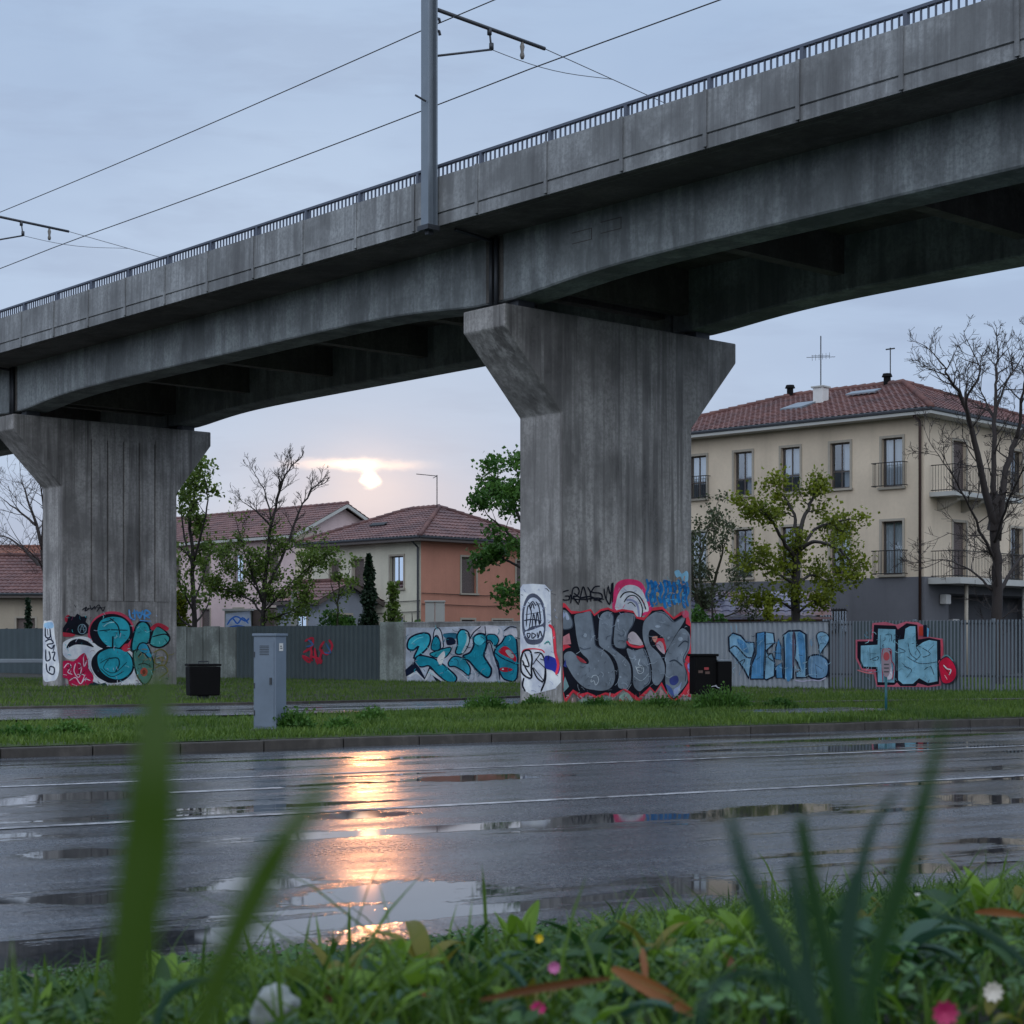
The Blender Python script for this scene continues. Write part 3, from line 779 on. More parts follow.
# washed patches of older paint under the piece
for c, P in (('#7f9a90', [(430, 930), (480, 910), (500, 950), (450, 975)]), ('#8f7f78', [(380, 930), (410, 900), (420, 960), (395, 980)]), ('#8aa69c', S([(95, 900), (150, 870), (190, 930), (130, 950)])),
             ('#9b8d94', S([(270, 900), (320, 860), (330, 940), (280, 950)])), ('#7e9690', S([(0, 900), (40, 905), (30, 950), (0, 955)])), ('#a88c8c', S([(370, 900), (385, 850), (430, 930), (400, 940)])), ('#64806f', [(615, 920), (650, 900), (665, 945), (625, 950)])):
    G.poly(c, P)
G.poly('#3a4488', [(322, 690), (345, 640), (352, 700)], False)
G.poly('#6f8d92', [(300, 800), (340, 760), (368, 830), (330, 870), (290, 845)], False)
G.line(RD_, 20, S([(588, 610), (562, 640), (552, 680), (570, 730), (578, 800)])); G.poly('#8b90d6', S([(562, 680), (586, 670), (586, 740), (572, 730)]))
G.poly('#c2506a', S([(520, 322), (560, 312), (572, 345), (540, 362)]))
G.scuff(420, 340, 1170, 860, 110, ['#5f6976', '#8b96a3', '#687380', '#9aa6b4', '#505a68'], 5, 4.5, 60)
G.scuff(420, 600, 900, 840, 26, ['#aab6c2', '#3a4452'], 6, 3, 34)
G.scuff(900, 100, 1190, 290, 40, ['#1a5b95', '#4d92bd', '#6f8f9a', '#b08a6a'], 7, 7, 40)
G.scuff(640, 150, 900, 330, 22, ['#8d93b4', '#a8aec4', '#e0386e'], 8, 4, 40)
G.scuff(290, 880, 1180, 960, 60, ['#7f9a90', '#8f7f78', '#b9a0a4', '#64806f', '#a43c46', '#9b8d94'], 9, 9, 46)
G.drips(300, 1180, 880, 26, [RD_, BK, '#c98f90'], 10, 60)
G.done()
# ---- middle pier, side
G = Graf(pier_a, B(Q0, S0, 0), -VV_, 514, 565, 6.83)
ss = 1 if G.ax.dot(UV_) > 0 else -1
G.cl = (.02, PT-.02, -.04, 5) if ss > 0 else (-PT+.02, -.02, -.04, 5)
G.poly(WH, [(40, 160), (60, 132), (130, 128), (212, 134), (250, 175), (255, 400), (272, 600), (330, 700), (340, 800), (280, 845), (190, 868), (120, 885), (60, 850), (38, 700), (36, 400)], False)
G.poly('#4a4f60', [(60, 300), (90, 215), (140, 195), (195, 245), (216, 340), (212, 470), (180, 535), (100, 540), (66, 485), (55, 400)])
G.poly('#b9c1d4', [(72, 310), (100, 240), (140, 222), (182, 260), (200, 340), (198, 400), (120, 420), (75, 440)])
G.poly('#b9c1d4', [(75, 460), (120, 445), (198, 420), (200, 470), (170, 505), (100, 505)])
for P in ([(85, 420), (92, 300), (110, 270)], [(105, 430), (120, 330), (108, 280), (130, 250), (150, 280)], [(125, 425), (135, 330), (150, 420)], [(150, 415), (160, 320), (175, 410), (182, 330)], [(185, 400), (172, 290), (150, 250)], [(80, 340), (190, 320)], [(90, 470), (100, 500), (112, 470), (88, 468)], [(125, 460), (125, 500), (150, 480), (128, 465)], [(160, 460), (165, 500), (180, 450), (192, 490)], [(115, 300), (128, 262), (140, 300)], [(70, 380), (120, 372), (190, 380)]):
    G.line('#242838', 8, P)
G.line('#d03848', 9, [(55, 600), (75, 578), (130, 572), (190, 580), (210, 600)])
G.line(BK, 12, [(50, 640), (70, 590), (110, 585), (125, 640), (120, 700), (120, 770), (80, 760), (50, 720)], True)
G.line(BK, 11, [(70, 770), (60, 820), (80, 865)]); G.line(BK, 12, [(215, 690), (216, 780), (185, 865)])
for P in ([(140, 600), (190, 605), (215, 680), (205, 790), (160, 770), (128, 700)], [(75, 600), (105, 690), (60, 680)], [(130, 680), (185, 600)], [(135, 700), (205, 790)], [(150, 640), (210, 700)], [(60, 650), (80, 700), (122, 765)], [(180, 640), (205, 650)]):
    G.line(BK, 10, P)
G.poly('#27318c', [(215, 622), (275, 632), (300, 660), (318, 700), (300, 745), (262, 720), (215, 700)])
G.line(RD_, 18, [(240, 408), (270, 440), (280, 520), (285, 600), (305, 680), (290, 748)])
G.line(BK, 9, [(225, 160), (242, 180)]); G.line('#2f8f8a', 7, [(210, 540), (235, 520), (250, 545)]); G.line('#2f4f5a', 6, [(220, 530), (248, 528)])
G.scuff(50, 150, 300, 860, 50, ['#aab4cc', '#9aa4be', '#8d97b0', '#242838'], 11, 4, 40)
G.drips(60, 300, 850, 8, [WH], 12, 40)
G.done()
# ---- left pier
dS = SP
G = Graf(pier_b, B(Q0, S0+dS, 0), -UV_, 30, 590, 6.4)
G.cl = (.015, Q1-Q0-.015, -.04, 5) if ax_sign > 0 else (-(Q1-Q0)+.015, -.015, -.04, 5)
G.poly('#b94058', [(372, 310), (376, 240), (420, 175), (500, 138), (590, 148), (650, 200), (668, 270), (650, 340), (600, 380), (400, 380)])
G.poly(WH, [(205, 400), (212, 335), (300, 300), (375, 305), (430, 350), (560, 372), (640, 390), (680, 450), (690, 530), (720, 620), (700, 640), (480, 636), (430, 600), (380, 560), (360, 440), (250, 445)])
G.ell(BK, 520, 268, 138, 116); G.poly(BK, [(400, 330), (440, 350), (490, 380), (540, 384), (600, 350), (520, 300)])
G.poly('#2b98aa', [(432, 250), (455, 195), (520, 172), (590, 182), (632, 225), (636, 290), (600, 340), (560, 375), (520, 372), (470, 335), (440, 290)])
G.line('#12303a', 7, [(440, 262), (510, 255), (625, 258)]); G.line('#12303a', 9, [(510, 180), (560, 225), (575, 285)]); G.line(BK, 18, [(530, 296), (528, 370)])
G.line('#12303a', 6, [(460, 210), (500, 200), (540, 182)]); G.line('#9fd4dc', 6, [(470, 235), (500, 212), (540, 205)])
G.poly(BK, [(232, 372), (255, 330), (310, 312), (370, 330), (408, 366), (350, 352), (290, 350), (250, 368)])
G.ell(BK, 526, 480, 142, 116); G.line(WH, 8, [(430, 390), (392, 440), (392, 500), (430, 560), (500, 598)])
G.poly('#2593a6', [(440, 410), (500, 378), (570, 378), (630, 410), (655, 470), (640, 530), (580, 570), (510, 562), (455, 520), (432, 460)])
G.line('#12303a', 8, [(500, 440), (560, 436), (570, 480), (545, 525)]); G.line('#12303a', 5, [(445, 470), (500, 440), (470, 500), (540, 530), (620, 460)]); G.line('#12303a', 5, [(450, 500), (520, 555), (600, 520)])
G.both('#2a8e98', BK, 13, [(648, 370), (660, 290), (690, 215), (735, 203), (768, 245), (765, 320), (720, 375), (670, 395)])
G.both('#3c9496', BK, 10, [(775, 300), (800, 235), (850, 250), (892, 300), (880, 340), (830, 368), (770, 350)])
G.poly('#b03044', [(770, 240), (820, 210), (885, 240), (870, 262), (820, 232), (790, 258)]); G.line(BK, 8, [(780, 300), (860, 282), (890, 300)]); G.line(BK, 7, [(860, 310), (885, 345)])
G.both('#4a7a72', '#1c2c28', 9, [(660, 400), (700, 380), (760, 400), (790, 470), (775, 560), (735, 605), (690, 560), (668, 490)])
G.poly('#2f8fae', [(690, 370), (730, 340), (765, 380), (770, 430), (720, 400)]); G.line(BK, 8, [(680, 400), (700, 345), (745, 345), (775, 410)]); G.line(BK, 8, [(690, 430), (720, 400), (760, 440)])
G.ell('#a0433a', 728, 525, 24, 28); G.ell('#62241f', 728, 525, 11, 15); G.line('#1c2c28', 6, [(690, 480), (730, 470), (775, 490)])
for P in ([(790, 400), (840, 380), (880, 420), (860, 480), (800, 470), (800, 420)], [(800, 500), (850, 480), (880, 520), (830, 560)], [(810, 440), (850, 430), (840, 470)]): G.line('#6d6a3a', 8, P)
G.poly('#b03044', [(585, 370), (610, 345), (635, 350), (632, 388), (600, 392)])
G.poly('#a02c3c', [(222, 175), (250, 160), (260, 210), (228, 205)]); G.poly('#a02c3c', [(195, 272), (280, 270), (280, 295), (215, 298)])
G.poly(BK, [(192, 245), (235, 205), (245, 165), (285, 172), (300, 150), (330, 170), (365, 168), (355, 205), (375, 225), (370, 275), (330, 292), (290, 285), (250, 275), (205, 270)], False)
G.ell('#6f8894', 332, 250, 26, 30, 5); G.line('#6f8894', 5, [(318, 270), (332, 225), (345, 268)]); G.line('#6f8894', 4, [(312, 250), (352, 252)])
mg = [(195, 470), (235, 450), (280, 455), (320, 418), (350, 405), (368, 450), (372, 500), (402, 545), (395, 590), (330, 628), (255, 625), (240, 570), (192, 552)]
G.poly('#b01a48', mg)
for P in ([(215, 500), (240, 470), (262, 490), (240, 525), (270, 540)], [(290, 470), (280, 520), (310, 560), (330, 500)], [(340, 430), (345, 490), (362, 450)], [(250, 580), (290, 560), (320, 600), (350, 570), (385, 580)], [(300, 540), (345, 545), (330, 590)], [(212, 540), (235, 545)], [(265, 600), (300, 615)]):
    G.line('#c9b8c6', 6, P)
for P in ([(232, 495), (258, 505), (250, 470)], [(310, 480), (318, 540), (350, 520)], [(270, 560), (300, 590)]): G.line('#4a1026', 5, P)
G.poly('#12303a', [(370, 610), (400, 590), (440, 600), (480, 595), (485, 625), (370, 630)])
for P in ([(632, 125), (640, 175), (668, 185), (665, 125)], [(680, 130), (700, 180), (720, 130)], [(730, 190), (735, 130), (768, 150), (738, 165)], [(650, 150), (700, 145), (765, 180)], [(700, 195), (770, 200)]): G.line('#4f8fc8', 12, P)
for P in ([(282, 95), (292, 112)], [(330, 130), (360, 108), (350, 135), (378, 118)], [(380, 95), (392, 125), (412, 105), (415, 125)], [(420, 110), (440, 95), (450, 120)], [(425, 140), (448, 110), (465, 135), (478, 105)], [(340, 118), (470, 112)]): G.line('#1a1c26', 6, P)
G.scuff(210, 160, 890, 620, 120, ['#1d6a78', '#3fb0be', '#12303a', '#7fc4cc', '#5f2a44', '#a8b0c4'], 21, 4, 34)
G.scuff(660, 380, 890, 610, 50, ['#6d6a3a', '#4a5a4a', '#8a7a5a', '#33504a'], 22, 5, 40)
G.scuff(200, 590, 720, 636, 30, ['#8d93a4', '#c9d0e2', '#4a506a', '#b01a48'], 23, 5, 40)
G.drips(210, 860, 600, 14, [BK, '#2a8e98', '#b01a48'], 24, 36)
for P in ([(540, 612), (560, 628), (580, 610), (600, 628)], [(610, 615), (640, 630)]): G.line('#4a506a', 5, P)
G.done()
G = Graf(pier_b, B(Q0, S0+dS, 0), -VV_, 30, 590, 6.4)
G.cl = (.02, PT-.02, -.04, 5) if ss > 0 else (-PT+.02, -.02, -.04, 5)
G.poly(WH, [(86, 215), (110, 198), (150, 205), (160, 300), (180, 420), (188, 510), (170, 570), (140, 582), (86, 572), (84, 400)])
G.poly('#8fb4e6', [(92, 215), (140, 206), (150, 240), (100, 246)])
for P in ([(98, 240), (102, 300), (130, 300), (128, 245)], [(112, 250), (116, 290)], [(98, 330), (130, 315), (150, 340), (110, 350), (140, 375), (155, 350)], [(102, 380), (104, 450), (130, 440), (122, 390)], [(140, 400), (160, 400), (150, 440), (164, 455)], [(105, 470), (112, 520), (150, 540), (156, 500), (130, 490), (125, 520)], [(95, 290), (120, 320)], [(130, 260), (140, 320)], [(160, 350), (150, 390)]):
    G.line('#142038', 9, P)
G.done()
# ================================================================== HOUSES
def wmat(n, c, d=.25): return plaster(n, c, d)
M['cream'] = wmat('cream plaster', (.66, .56, .44)); M['plinth'] = wmat('grey plinth plaster', (.125, .13, .15), .3)
M['white'] = plain('white paint', (.62, .62, .62), .5); M['cornice'] = plain('pale cornice', (.42, .43, .42), .7, var=.15, scale=2)
M['stone'] = plain('stone surround', (.36, .33, .28), .8, var=.15)
M['frame'] = plain('brown window frame', (.085, .07, .065), .5); M['greyframe'] = plain('grey window frame', (.28, .29, .31), .5)
M['curtain'] = plain('net curtain', (.62, .66, .74), .9, var=.1, scale=4)
M['shutter'] = plain('brown shutter', (.10, .075, .07), .6, var=.2, scale=4)
M['iron'] = plain('wrought iron', (.02, .02, .022), .5, .5)
M['dark'] = plain('dark room', (.02, .02, .022), .9)
M['tile_red'] = tiles('red roof tiles', (.115, .044, .040), (.175, .078, .066), (.078, .038, .038))
M['tile_brown'] = tiles('brown roof tiles', (.12, .058, .056), (.19, .095, .088), (.08, .042, .046))
M['tile_orange'] = tiles('orange roof tiles', (.20, .07, .042), (.26, .11, .07), (.13, .05, .04))
M['copper'] = plain('brown downpipe', (.06, .035, .03), .5, .4)
class Face:
    """one facade: o = foot corner, d = direction along it, n = outward normal"""
    def __init__(s, o, d, n): s.o = Vector(o); s.d = Vector(d).normalized(); s.n = Vector(n).normalized()
    def __call__(s, a, z, out=0): return s.o + s.d*a + s.n*out + Vector((0, 0, z))
def wall(mb, F, L, z0, z1, ops, dep=.16):
    xs = sorted(set([0, L]+[v for o in ops for v in o[:2]])); zs = sorted(set([z0, z1]+[v for o in ops for v in o[2:4]]))
    for i in range(len(xs)-1):
        for j in range(len(zs)-1):
            cx, cz = (xs[i]+xs[i+1])/2, (zs[j]+zs[j+1])/2
            if any(o[0] < cx < o[1] and o[2] < cz < o[3] for o in ops): continue
            mb.quad(F(xs[i], zs[j]), F(xs[i+1], zs[j]), F(xs[i+1], zs[j+1]), F(xs[i], zs[j+1]))
    for a0, a1, b0, b1 in [o[:4] for o in ops]:
        mb.quad(F(a0, b0), F(a1, b0), F(a1, b0, -dep), F(a0, b0, -dep)); mb.quad(F(a0, b1), F(a1, b1), F(a1, b1, -dep), F(a0, b1, -dep))
        mb.quad(F(a0, b0), F(a0, b1), F(a0, b1, -dep), F(a0, b0, -dep)); mb.quad(F(a1, b0), F(a1, b1), F(a1, b1, -dep), F(a1, b0, -dep))
def fbox(mb, F, a0, a1, z0, z1, o0, o1):
    mb.box(F(a0, z0, o0), F.d*(a1-a0), F.n*(o1-o0), (0, 0, z1-z0))
def window(root, F, op, style='curtain', sur=True, fm=None, dep=.12, balc=False, cross=None):
    a0, a1, z0, z1 = op[:4]; fm = fm or M['frame']; t = .055
    g = MB()
    for x0, x1 in ((a0, a0+t), (a1-t, a1), ((a0+a1)/2-t*.45, (a0+a1)/2+t*.45)): fbox(g, F, x0+.001, x1-.001, z0, z1, -dep-.04, -dep)
    for y0, y1 in ((z0, z0+t), (z1-t, z1)): fbox(g, F, a0+t, (a0+a1)/2-t*.45, y0, y1, -dep-.038, -dep-.003); fbox(g, F, (a0+a1)/2+t*.45, a1-t, y0, y1, -dep-.038, -dep-.003)
    if cross: fbox(g, F, a0+t, a1-t, z0+(z1-z0)*cross, z0+(z1-z0)*cross+.05, -dep-.036, -dep+.004)
    w_ = g.build('window', fm, root)
    if style == 'shutter':
        g = MB(); n = max(4, int((z1-z0)/.07))
        for i in range(n):
            zz = z0+.03+(z1-z0-.06)*i/n
            g.quad(F(a0+.03, zz, -dep+.025), F(a1-.03, zz, -dep+.025), F(a1-.03, zz+(z1-z0)/n*.95, -dep+.005), F(a0+.03, zz+(z1-z0)/n*.95, -dep+.005))
        g.build('roller_shutter', M['shutter'], w_)
    else:
        g = MB(); g.quad(F(a0+.02, z0+.02, -dep-.02), F(a1-.02, z0+.02, -dep-.02), F(a1-.02, z1-.02, -dep-.02), F(a0+.02, z1-.02, -dep-.02)); g.build('pane', M['glass'], w_)
        if style != 'bare':
            lo = {'curtain': 0, 'half': .35}.get(style, 0); n = 22; g = MB()
            z_b = z0+(z1-z0)*lo
            span = (a0+.04, a1-.04) if style != 'side' else (a0+.04, a0+(a1-a0)*.45)
            for i in range(n+1):
                a = span[0]+(span[1]-span[0])*i/n; o = -dep-.14-.03*math.sin(i*1.9)
                g.v += [tuple(F(a, z_b, o)), tuple(F(a, z1, o))]
            for i in range(n): g.f.append((2*i, 2*i+2, 2*i+3, 2*i+1))
            g.build('curtain', M['curtain'], w_, smooth=True)
        g = MB(); fbox(g, F, a0-.1, a1+.1, z0-.05, z1+.05, -1.2, -.9); g.build('room_backing', M['dark'], w_)  # near-black backing behind the pane, standing in for the darkness indoors
    if sur:
        g = MB(); e = .09
        fbox(g, F, a0-e, a0, z0, z1+e, .002, .035); fbox(g, F, a1, a1+e, z0, z1+e, .002, .035); fbox(g, F, a0+.001, a1-.001, z1, z1+e, .002, .033)
        fbox(g, F, a0-.13, a1+.13, z0-.08, z0-.002, .002, .10); g.build('surround', M['stone'], w_)
    if balc:
        g = MB(); h = .85; a, b = a0-.22, a1+.22
        for zz in (z0+.03, z0+h): g.tube([F(a, zz, .05), F(a, zz, .36), F(b, zz, .36), F(b, zz, .05)], .018, 5)
        k = 0
        while a+k*.11 <= b+.01:
            g.tube([F(a+k*.11, z0+.03, .36), F(a+k*.11, z0+h, .36)], .01, 4); k += 1
        for o in (.15, .25):
            for x in (a, b): g.tube([F(x, z0+.03, o), F(x, z0+h, o)], .01, 4)
        g.build('balcony_railing', M['iron'], w_)
    return w_
def roof_face(mb, A, B_, C, D, pitch=.24, amp=.035, course=.36):
    """tiled slope: A-B eave, D-C ridge; corrugated columns and stepped courses"""
    A, B_, C, D = map(Vector, (A, B_, C, D)); e = (B_-A).normalized(); L = (B_-A).length
    upv = (D-A) - e*((D-A).dot(e)); H = upv.length; u = upv/H; nrm = e.cross(u).normalized()
    if nrm.z < 0: nrm = -nrm
    d0 = (D-A).dot(e); c0 = (C-A).dot(e)
    cols = max(8, int(L/pitch*4)); rows = max(2, int(H/course))
    base = len(mb.v); nv = 0
    for r in range(rows):
        for half in (0, 1):
            v = (r+half*.999)/rows
            lo, hi = d0*v, L+(c0-L)*v
            for i in range(cols+1):
                x = L*i/cols; xc = min(max(x, lo), hi)
                k = i % 4; bmp = amp*(0, .8, 1, .8)[k]
                lift = bmp+(.035 if half == 0 else .0) + (.008*noise.noise(Vector((i*.37, r*1.3, base*.01))))
                mb.v.append(tuple(A+e*xc+u*(H*v)+nrm*lift))
    w_ = cols+1; n = rows*2
    for j in range(n-1):
        for i in range(cols):
            a = base+j*w_+i; p, q = Vector(mb.v[a]), Vector(mb.v[a+1]); p2, q2 = Vector(mb.v[a+w_]), Vector(mb.v[a+w_+1])
            if (p-q).length < .002 and (p2-q2).length < .002: continue
            mb.f.append((a, a+1, a+w_+1, a+w_))
def hip(mb, caps, P, zE, rise, over, ridge_axis, ins):
    """hip roof over corner P[0..3] (plan, ring order, P0-P1 long side)"""
    c = sum((Vector(p) for p in P), Vector((0, 0, 0)))/4
    Q = []
    for p in P:
        p = Vector(p); Q.append(p)
    e01 = (Q[1]-Q[0]).normalized(); e03 = (Q[3]-Q[0]).normalized()
    q0 = Q[0]-e01*over-e03*over; q1 = Q[1]+e01*over-e03*over; q2 = Q[2]+e01*over+e03*over; q3 = Q[3]-e01*over+e03*over
    for q in (q0, q1, q2, q3): q.z = zE
    W = (Q[3]-Q[0]).length; ra = (Q[0]+Q[3])/2+e01*ins; rb = (Q[1]+Q[2])/2-e01*ins
    ra.z = rb.z = zE+rise
    roof_face(mb, q0, q1, rb, ra); roof_face(mb, q1, q2, rb, rb); roof_face(mb, q2, q3, ra, rb); roof_face(mb, q3, q0, ra, ra)
    for a, b in ((q0, ra), (q3, ra), (q1, rb), (q2, rb), (ra, rb)):
        n = max(6, int((b-a).length/.4)); pts = []; rads = []
        for i in range(n):
            pts += [a.lerp(b, i/n)+Vector((0, 0, .05)), a.lerp(b, (i+.97)/n)+Vector((0, 0, .05))]; rads += [.13, .095]
        caps.tube(pts, rads, 7)
    return q0, q1, q2, q3, ra, rb
def eaves(root, ring, zE, th, m, gut=None):
    """cornice slab under the tiles plus gutter"""
    g = MB(); g.prism([(p.x, p.y, zE-th) for p in ring], (0, 0, th-.02)); g.build('cornice', m, root)
    g = MB(); n = len(ring)
    g.tube([Vector((p.x, p.y, zE-.03)) for p in list(ring)+[ring[0]]], .07, 6); g.build('gutter', gut or M['darksteel'], root)

# ---- cream apartment building at the right
D1 = Vector((-.727, .6866, 0)); D2 = Vector((.6866, .727, 0))
E = Vector((14.55, 60, 0)); LA, LB = 14.0, 12.2
hb = thing('apartment_building', 'cream three storey apartment building with red tiled hip roof and grey ground floor', 'building', E+Vector((0, 0, GZ)))
FA = Face(E, D1, -D2); FB = Face(E, D2, -D1)
cA = [1.28, 3.45, 5.62, 7.79, 9.96, 12.1]; wA = .42
opsA = []
for i, c in enumerate(cA):
    opsA.append((c-wA, c+wA, 6.88 if i else 6.80, 8.56)); opsA.append((c-wA, c+wA, 3.66 if i in (0,) else 3.72, 5.58))
bars = (3.2, 4.5, 1.55, 2.45)
opsB = []
for i, c in enumerate((2.5, 6.9, 9.9)):
    opsB.append((c-.48, c+.48, 6.6 if i == 0 else 6.95, 8.55)); opsB.append((c-.48, c+.48, 3.62, 5.6))
g = MB(); ZT = 9.22
wall(g, FA, LA, 3.5, ZT, opsA); wall(g, FB, LB, 3.5, ZT, opsB)
FC = Face(E+D1*LA, D2, D1); FD = Face(E+D2*LB, D1, D2)
wall(g, FC, LB, 0, ZT, []); wall(g, FD, LA, 0, ZT, [])
g.build('wall', M['cream'], hb)
g = MB()
FA2 = Face(E-D2*.03-D1*.03, D1, -D2); FB2 = Face(E-D1*.03-D2*.03, D2, -D1)
wall(g, FA2, LA+.03, -.1, 3.56, [bars]); 
rec = (1.7, 10.5, 0.0, 3.0)
wall(g, FB2, LB, -.1, 3.56, [rec], dep=1.8)
g.quad(FA2(0, 3.56), FA2(LA, 3.56), FA2(LA, 3.56, -.04), FA2(0, 3.56, -.04)); g.quad(FB2(0, 3.56), FB2(LB, 3.56), FB2(LB, 3.56, -.04), FB2(0, 3.56, -.04))
g.quad(FB2(1.7, 0, -1.8), FB2(10.5, 0, -1.8), FB2(10.5, 3.0, -1.8), FB2(1.7, 3.0, -1.8))
g.build('plinth_wall', M['plinth'], hb)
styles = ['curtain', 'half', 'curtain', 'half', 'curtain', 'shutter']
for i in range(len(cA)):
    window(hb, FA, opsA[2*i], ['curtain', 'side', 'half', 'side', 'half', 'curtain'][i], balc=(i in (0, 4)), cross=None if i == 0 else .36)
    window(hb, FA, opsA[2*i+1], ['curtain', 'side', 'side', 'bare', 'curtain', 'bare'][i], balc=(i == 0))
for i in range(3):
    window(hb, FB, opsB[2*i], ['shutter', 'side', 'bare'][i]); window(hb, FB, opsB[2*i+1], ['shutter', 'bare', 'shutter'][i])
w_ = window(hb, FA2, bars, 'bare', sur=False)
g = MB()
for k in range(11): g.tube([FA2(3.25+k*.12, 1.5, .03), FA2(3.25+k*.12, 2.5, .03)], .012, 4)
for z in (1.6, 2.4): g.tube([FA2(3.15, z, .03), FA2(4.55, z, .03)], .014, 4)
g.build('window_bars', M['iron'], w_)
# balcony on the right facade
bal = MB(); fbox(bal, FB, .35, 5.3, 6.40, 6.56, 0.002, 1.05); b_ = bal.build('balcony', M['cornice'], hb)
for a in (.9, 2.6, 4.6):
    g = MB(); g.prism([FB(a, 6.40, 0.002), FB(a, 6.40, .8), FB(a, 6.28, .78), FB(a, 6.05, .35), FB(a, 5.95, 0.002)], FB.d*.22)
    g.build('bracket', M['stone'], b_)
def railing(F, a, b, z, h, out, parent):
    g = MB()
    for zz in (z+.06, z+h): g.tube([F(a, zz, .03), F(a, zz, out), F(b, zz, out), F(b, zz, .03)], .018, 5)
    k = 0
    while a+k*.11 <= b: g.tube([F(a+k*.11, z, out), F(a+k*.11, z+h, out)], .009, 4); k += 1
    o = .1
    while o < out: g.tube([F(a, z, o), F(a, z+h, o)], .009, 4); g.tube([F(b, z, o), F(b, z+h, o)], .009, 4); o += .11
    g.build('balcony_railing', M['iron'], parent)
railing(FB, .42, 5.22, 6.56, .95, .98, b_)
cn = MB(); fbox(cn, FB, .2, 12.2, 3.30, 3.52, .035, 1.3); cn_ = cn.build('canopy', M['cornice'], hb); railing(FB, .42, 5.22, 3.52, .95, 1.1, cn_)
g = MB(); g.tube([FB(5.6, 0, 1.0), FB(5.6, 3.3, 1.0)], .11, 12); g.build('canopy_post', M['cornice'], hb, smooth=True)
g = MB(); g.tube([FB(1.35, 0, .9), FB(1.35, 3.3, .9)], .07, 10); g.build('canopy_post', M['stone'], hb, smooth=True)
g = MB(); fbox(g, FB2, 1.0, 1.35, 2.6, 2.95, .03, .3); g.build('wall_lamp', M['white'], hb, bevel=.04)
g = MB(); fbox(g, FB2, 3.1, 3.6, 1.75, 2.1, -.9, -.6); g.build('meter_box', M['white'], hb, bevel=.03)
rf, cp = MB(), MB()
ring = hip(rf, cp, [E, E+D1*LA, E+D1*LA+D2*LB, E+D2*LB], 9.42, 2.1, .62, 0, 4.4)
ro = rf.build('roof', M['tile_red'], hb); cp.build('ridge_tiles', M['tile_red'], ro, smooth=True)
eaves(hb, ring[:4], 9.42, .2, M['cornice'])
g = MB(); g.tube([FA(.12, 9.2, .5), FA(.12, 9.05, .12), FA(.12, 8.9, .09), FA(.12, 0.15, .09)], .05, 8); g.build('downpipe', M['copper'], hb, smooth=True)
# roof furniture
rp = lambda a, b, z: E+D1*a+D2*b+Vector((0, 0, z))
g = MB(); g.cbox(rp(6.5, 3.4, 10.3), D1, D2, .45, .45, .95); ch = g.build('chimney', M['white'], ro, bevel=.02)
g = MB(); g.cbox(rp(6.5, 3.4, 11.25), D1, D2, .56, .56, .06); g.build('chimney_cap', M['cornice'], ch)
g = MB(); g.box(rp(6.6, 2.2, 10.28), D1*1.0, D2*1.2+Vector((0, 0, .36)), (0, 0, .14)); g.build('skylight', M['steel'], ro)
g = MB(); g.box(rp(4.2, 3.6, 10.88), D1*1.3, D2*.5+Vector((0, 0, .16)), (0, 0, .05)); g.build('skylight', M['steel'], ro)
g = MB(); g.tube([rp(6.5, 3.4, 11.3), rp(6.5, 3.4, 13.3)], .022, 5)
for z, l in ((12.45, .5), (12.5, .32)): g.tube([rp(6.5-l, 3.4+l*.5, z), rp(6.5+l, 3.4-l*.5, z+.03)], .012, 4)
for j in range(6): g.tube([rp(6.1+j*.16, 3.4, 12.36), rp(6.1+j*.16, 3.4, 12.6)], .008, 4)
g.build('antenna', M['iron'], ro)
g = MB(); g.tube([rp(5.0, 6.1, 11.45), rp(5.0, 6.1, 13.0)], .022, 5); g.tube([rp(4.8, 6.1, 12.95), rp(5.2, 6.1, 12.95)], .03, 4); g.build('antenna', M['iron'], ro)
for a, b in ((5.15, 6.1), (9.7, 6.0)):
    g = MB(); g.tube([rp(a, b, 11.2), rp(a, b, 11.85)], .14, 10); g.tube([rp(a, b, 11.85), rp(a, b, 11.98)], [.22, .17], 10); g.build('vent_pipe', M['black'], ro)

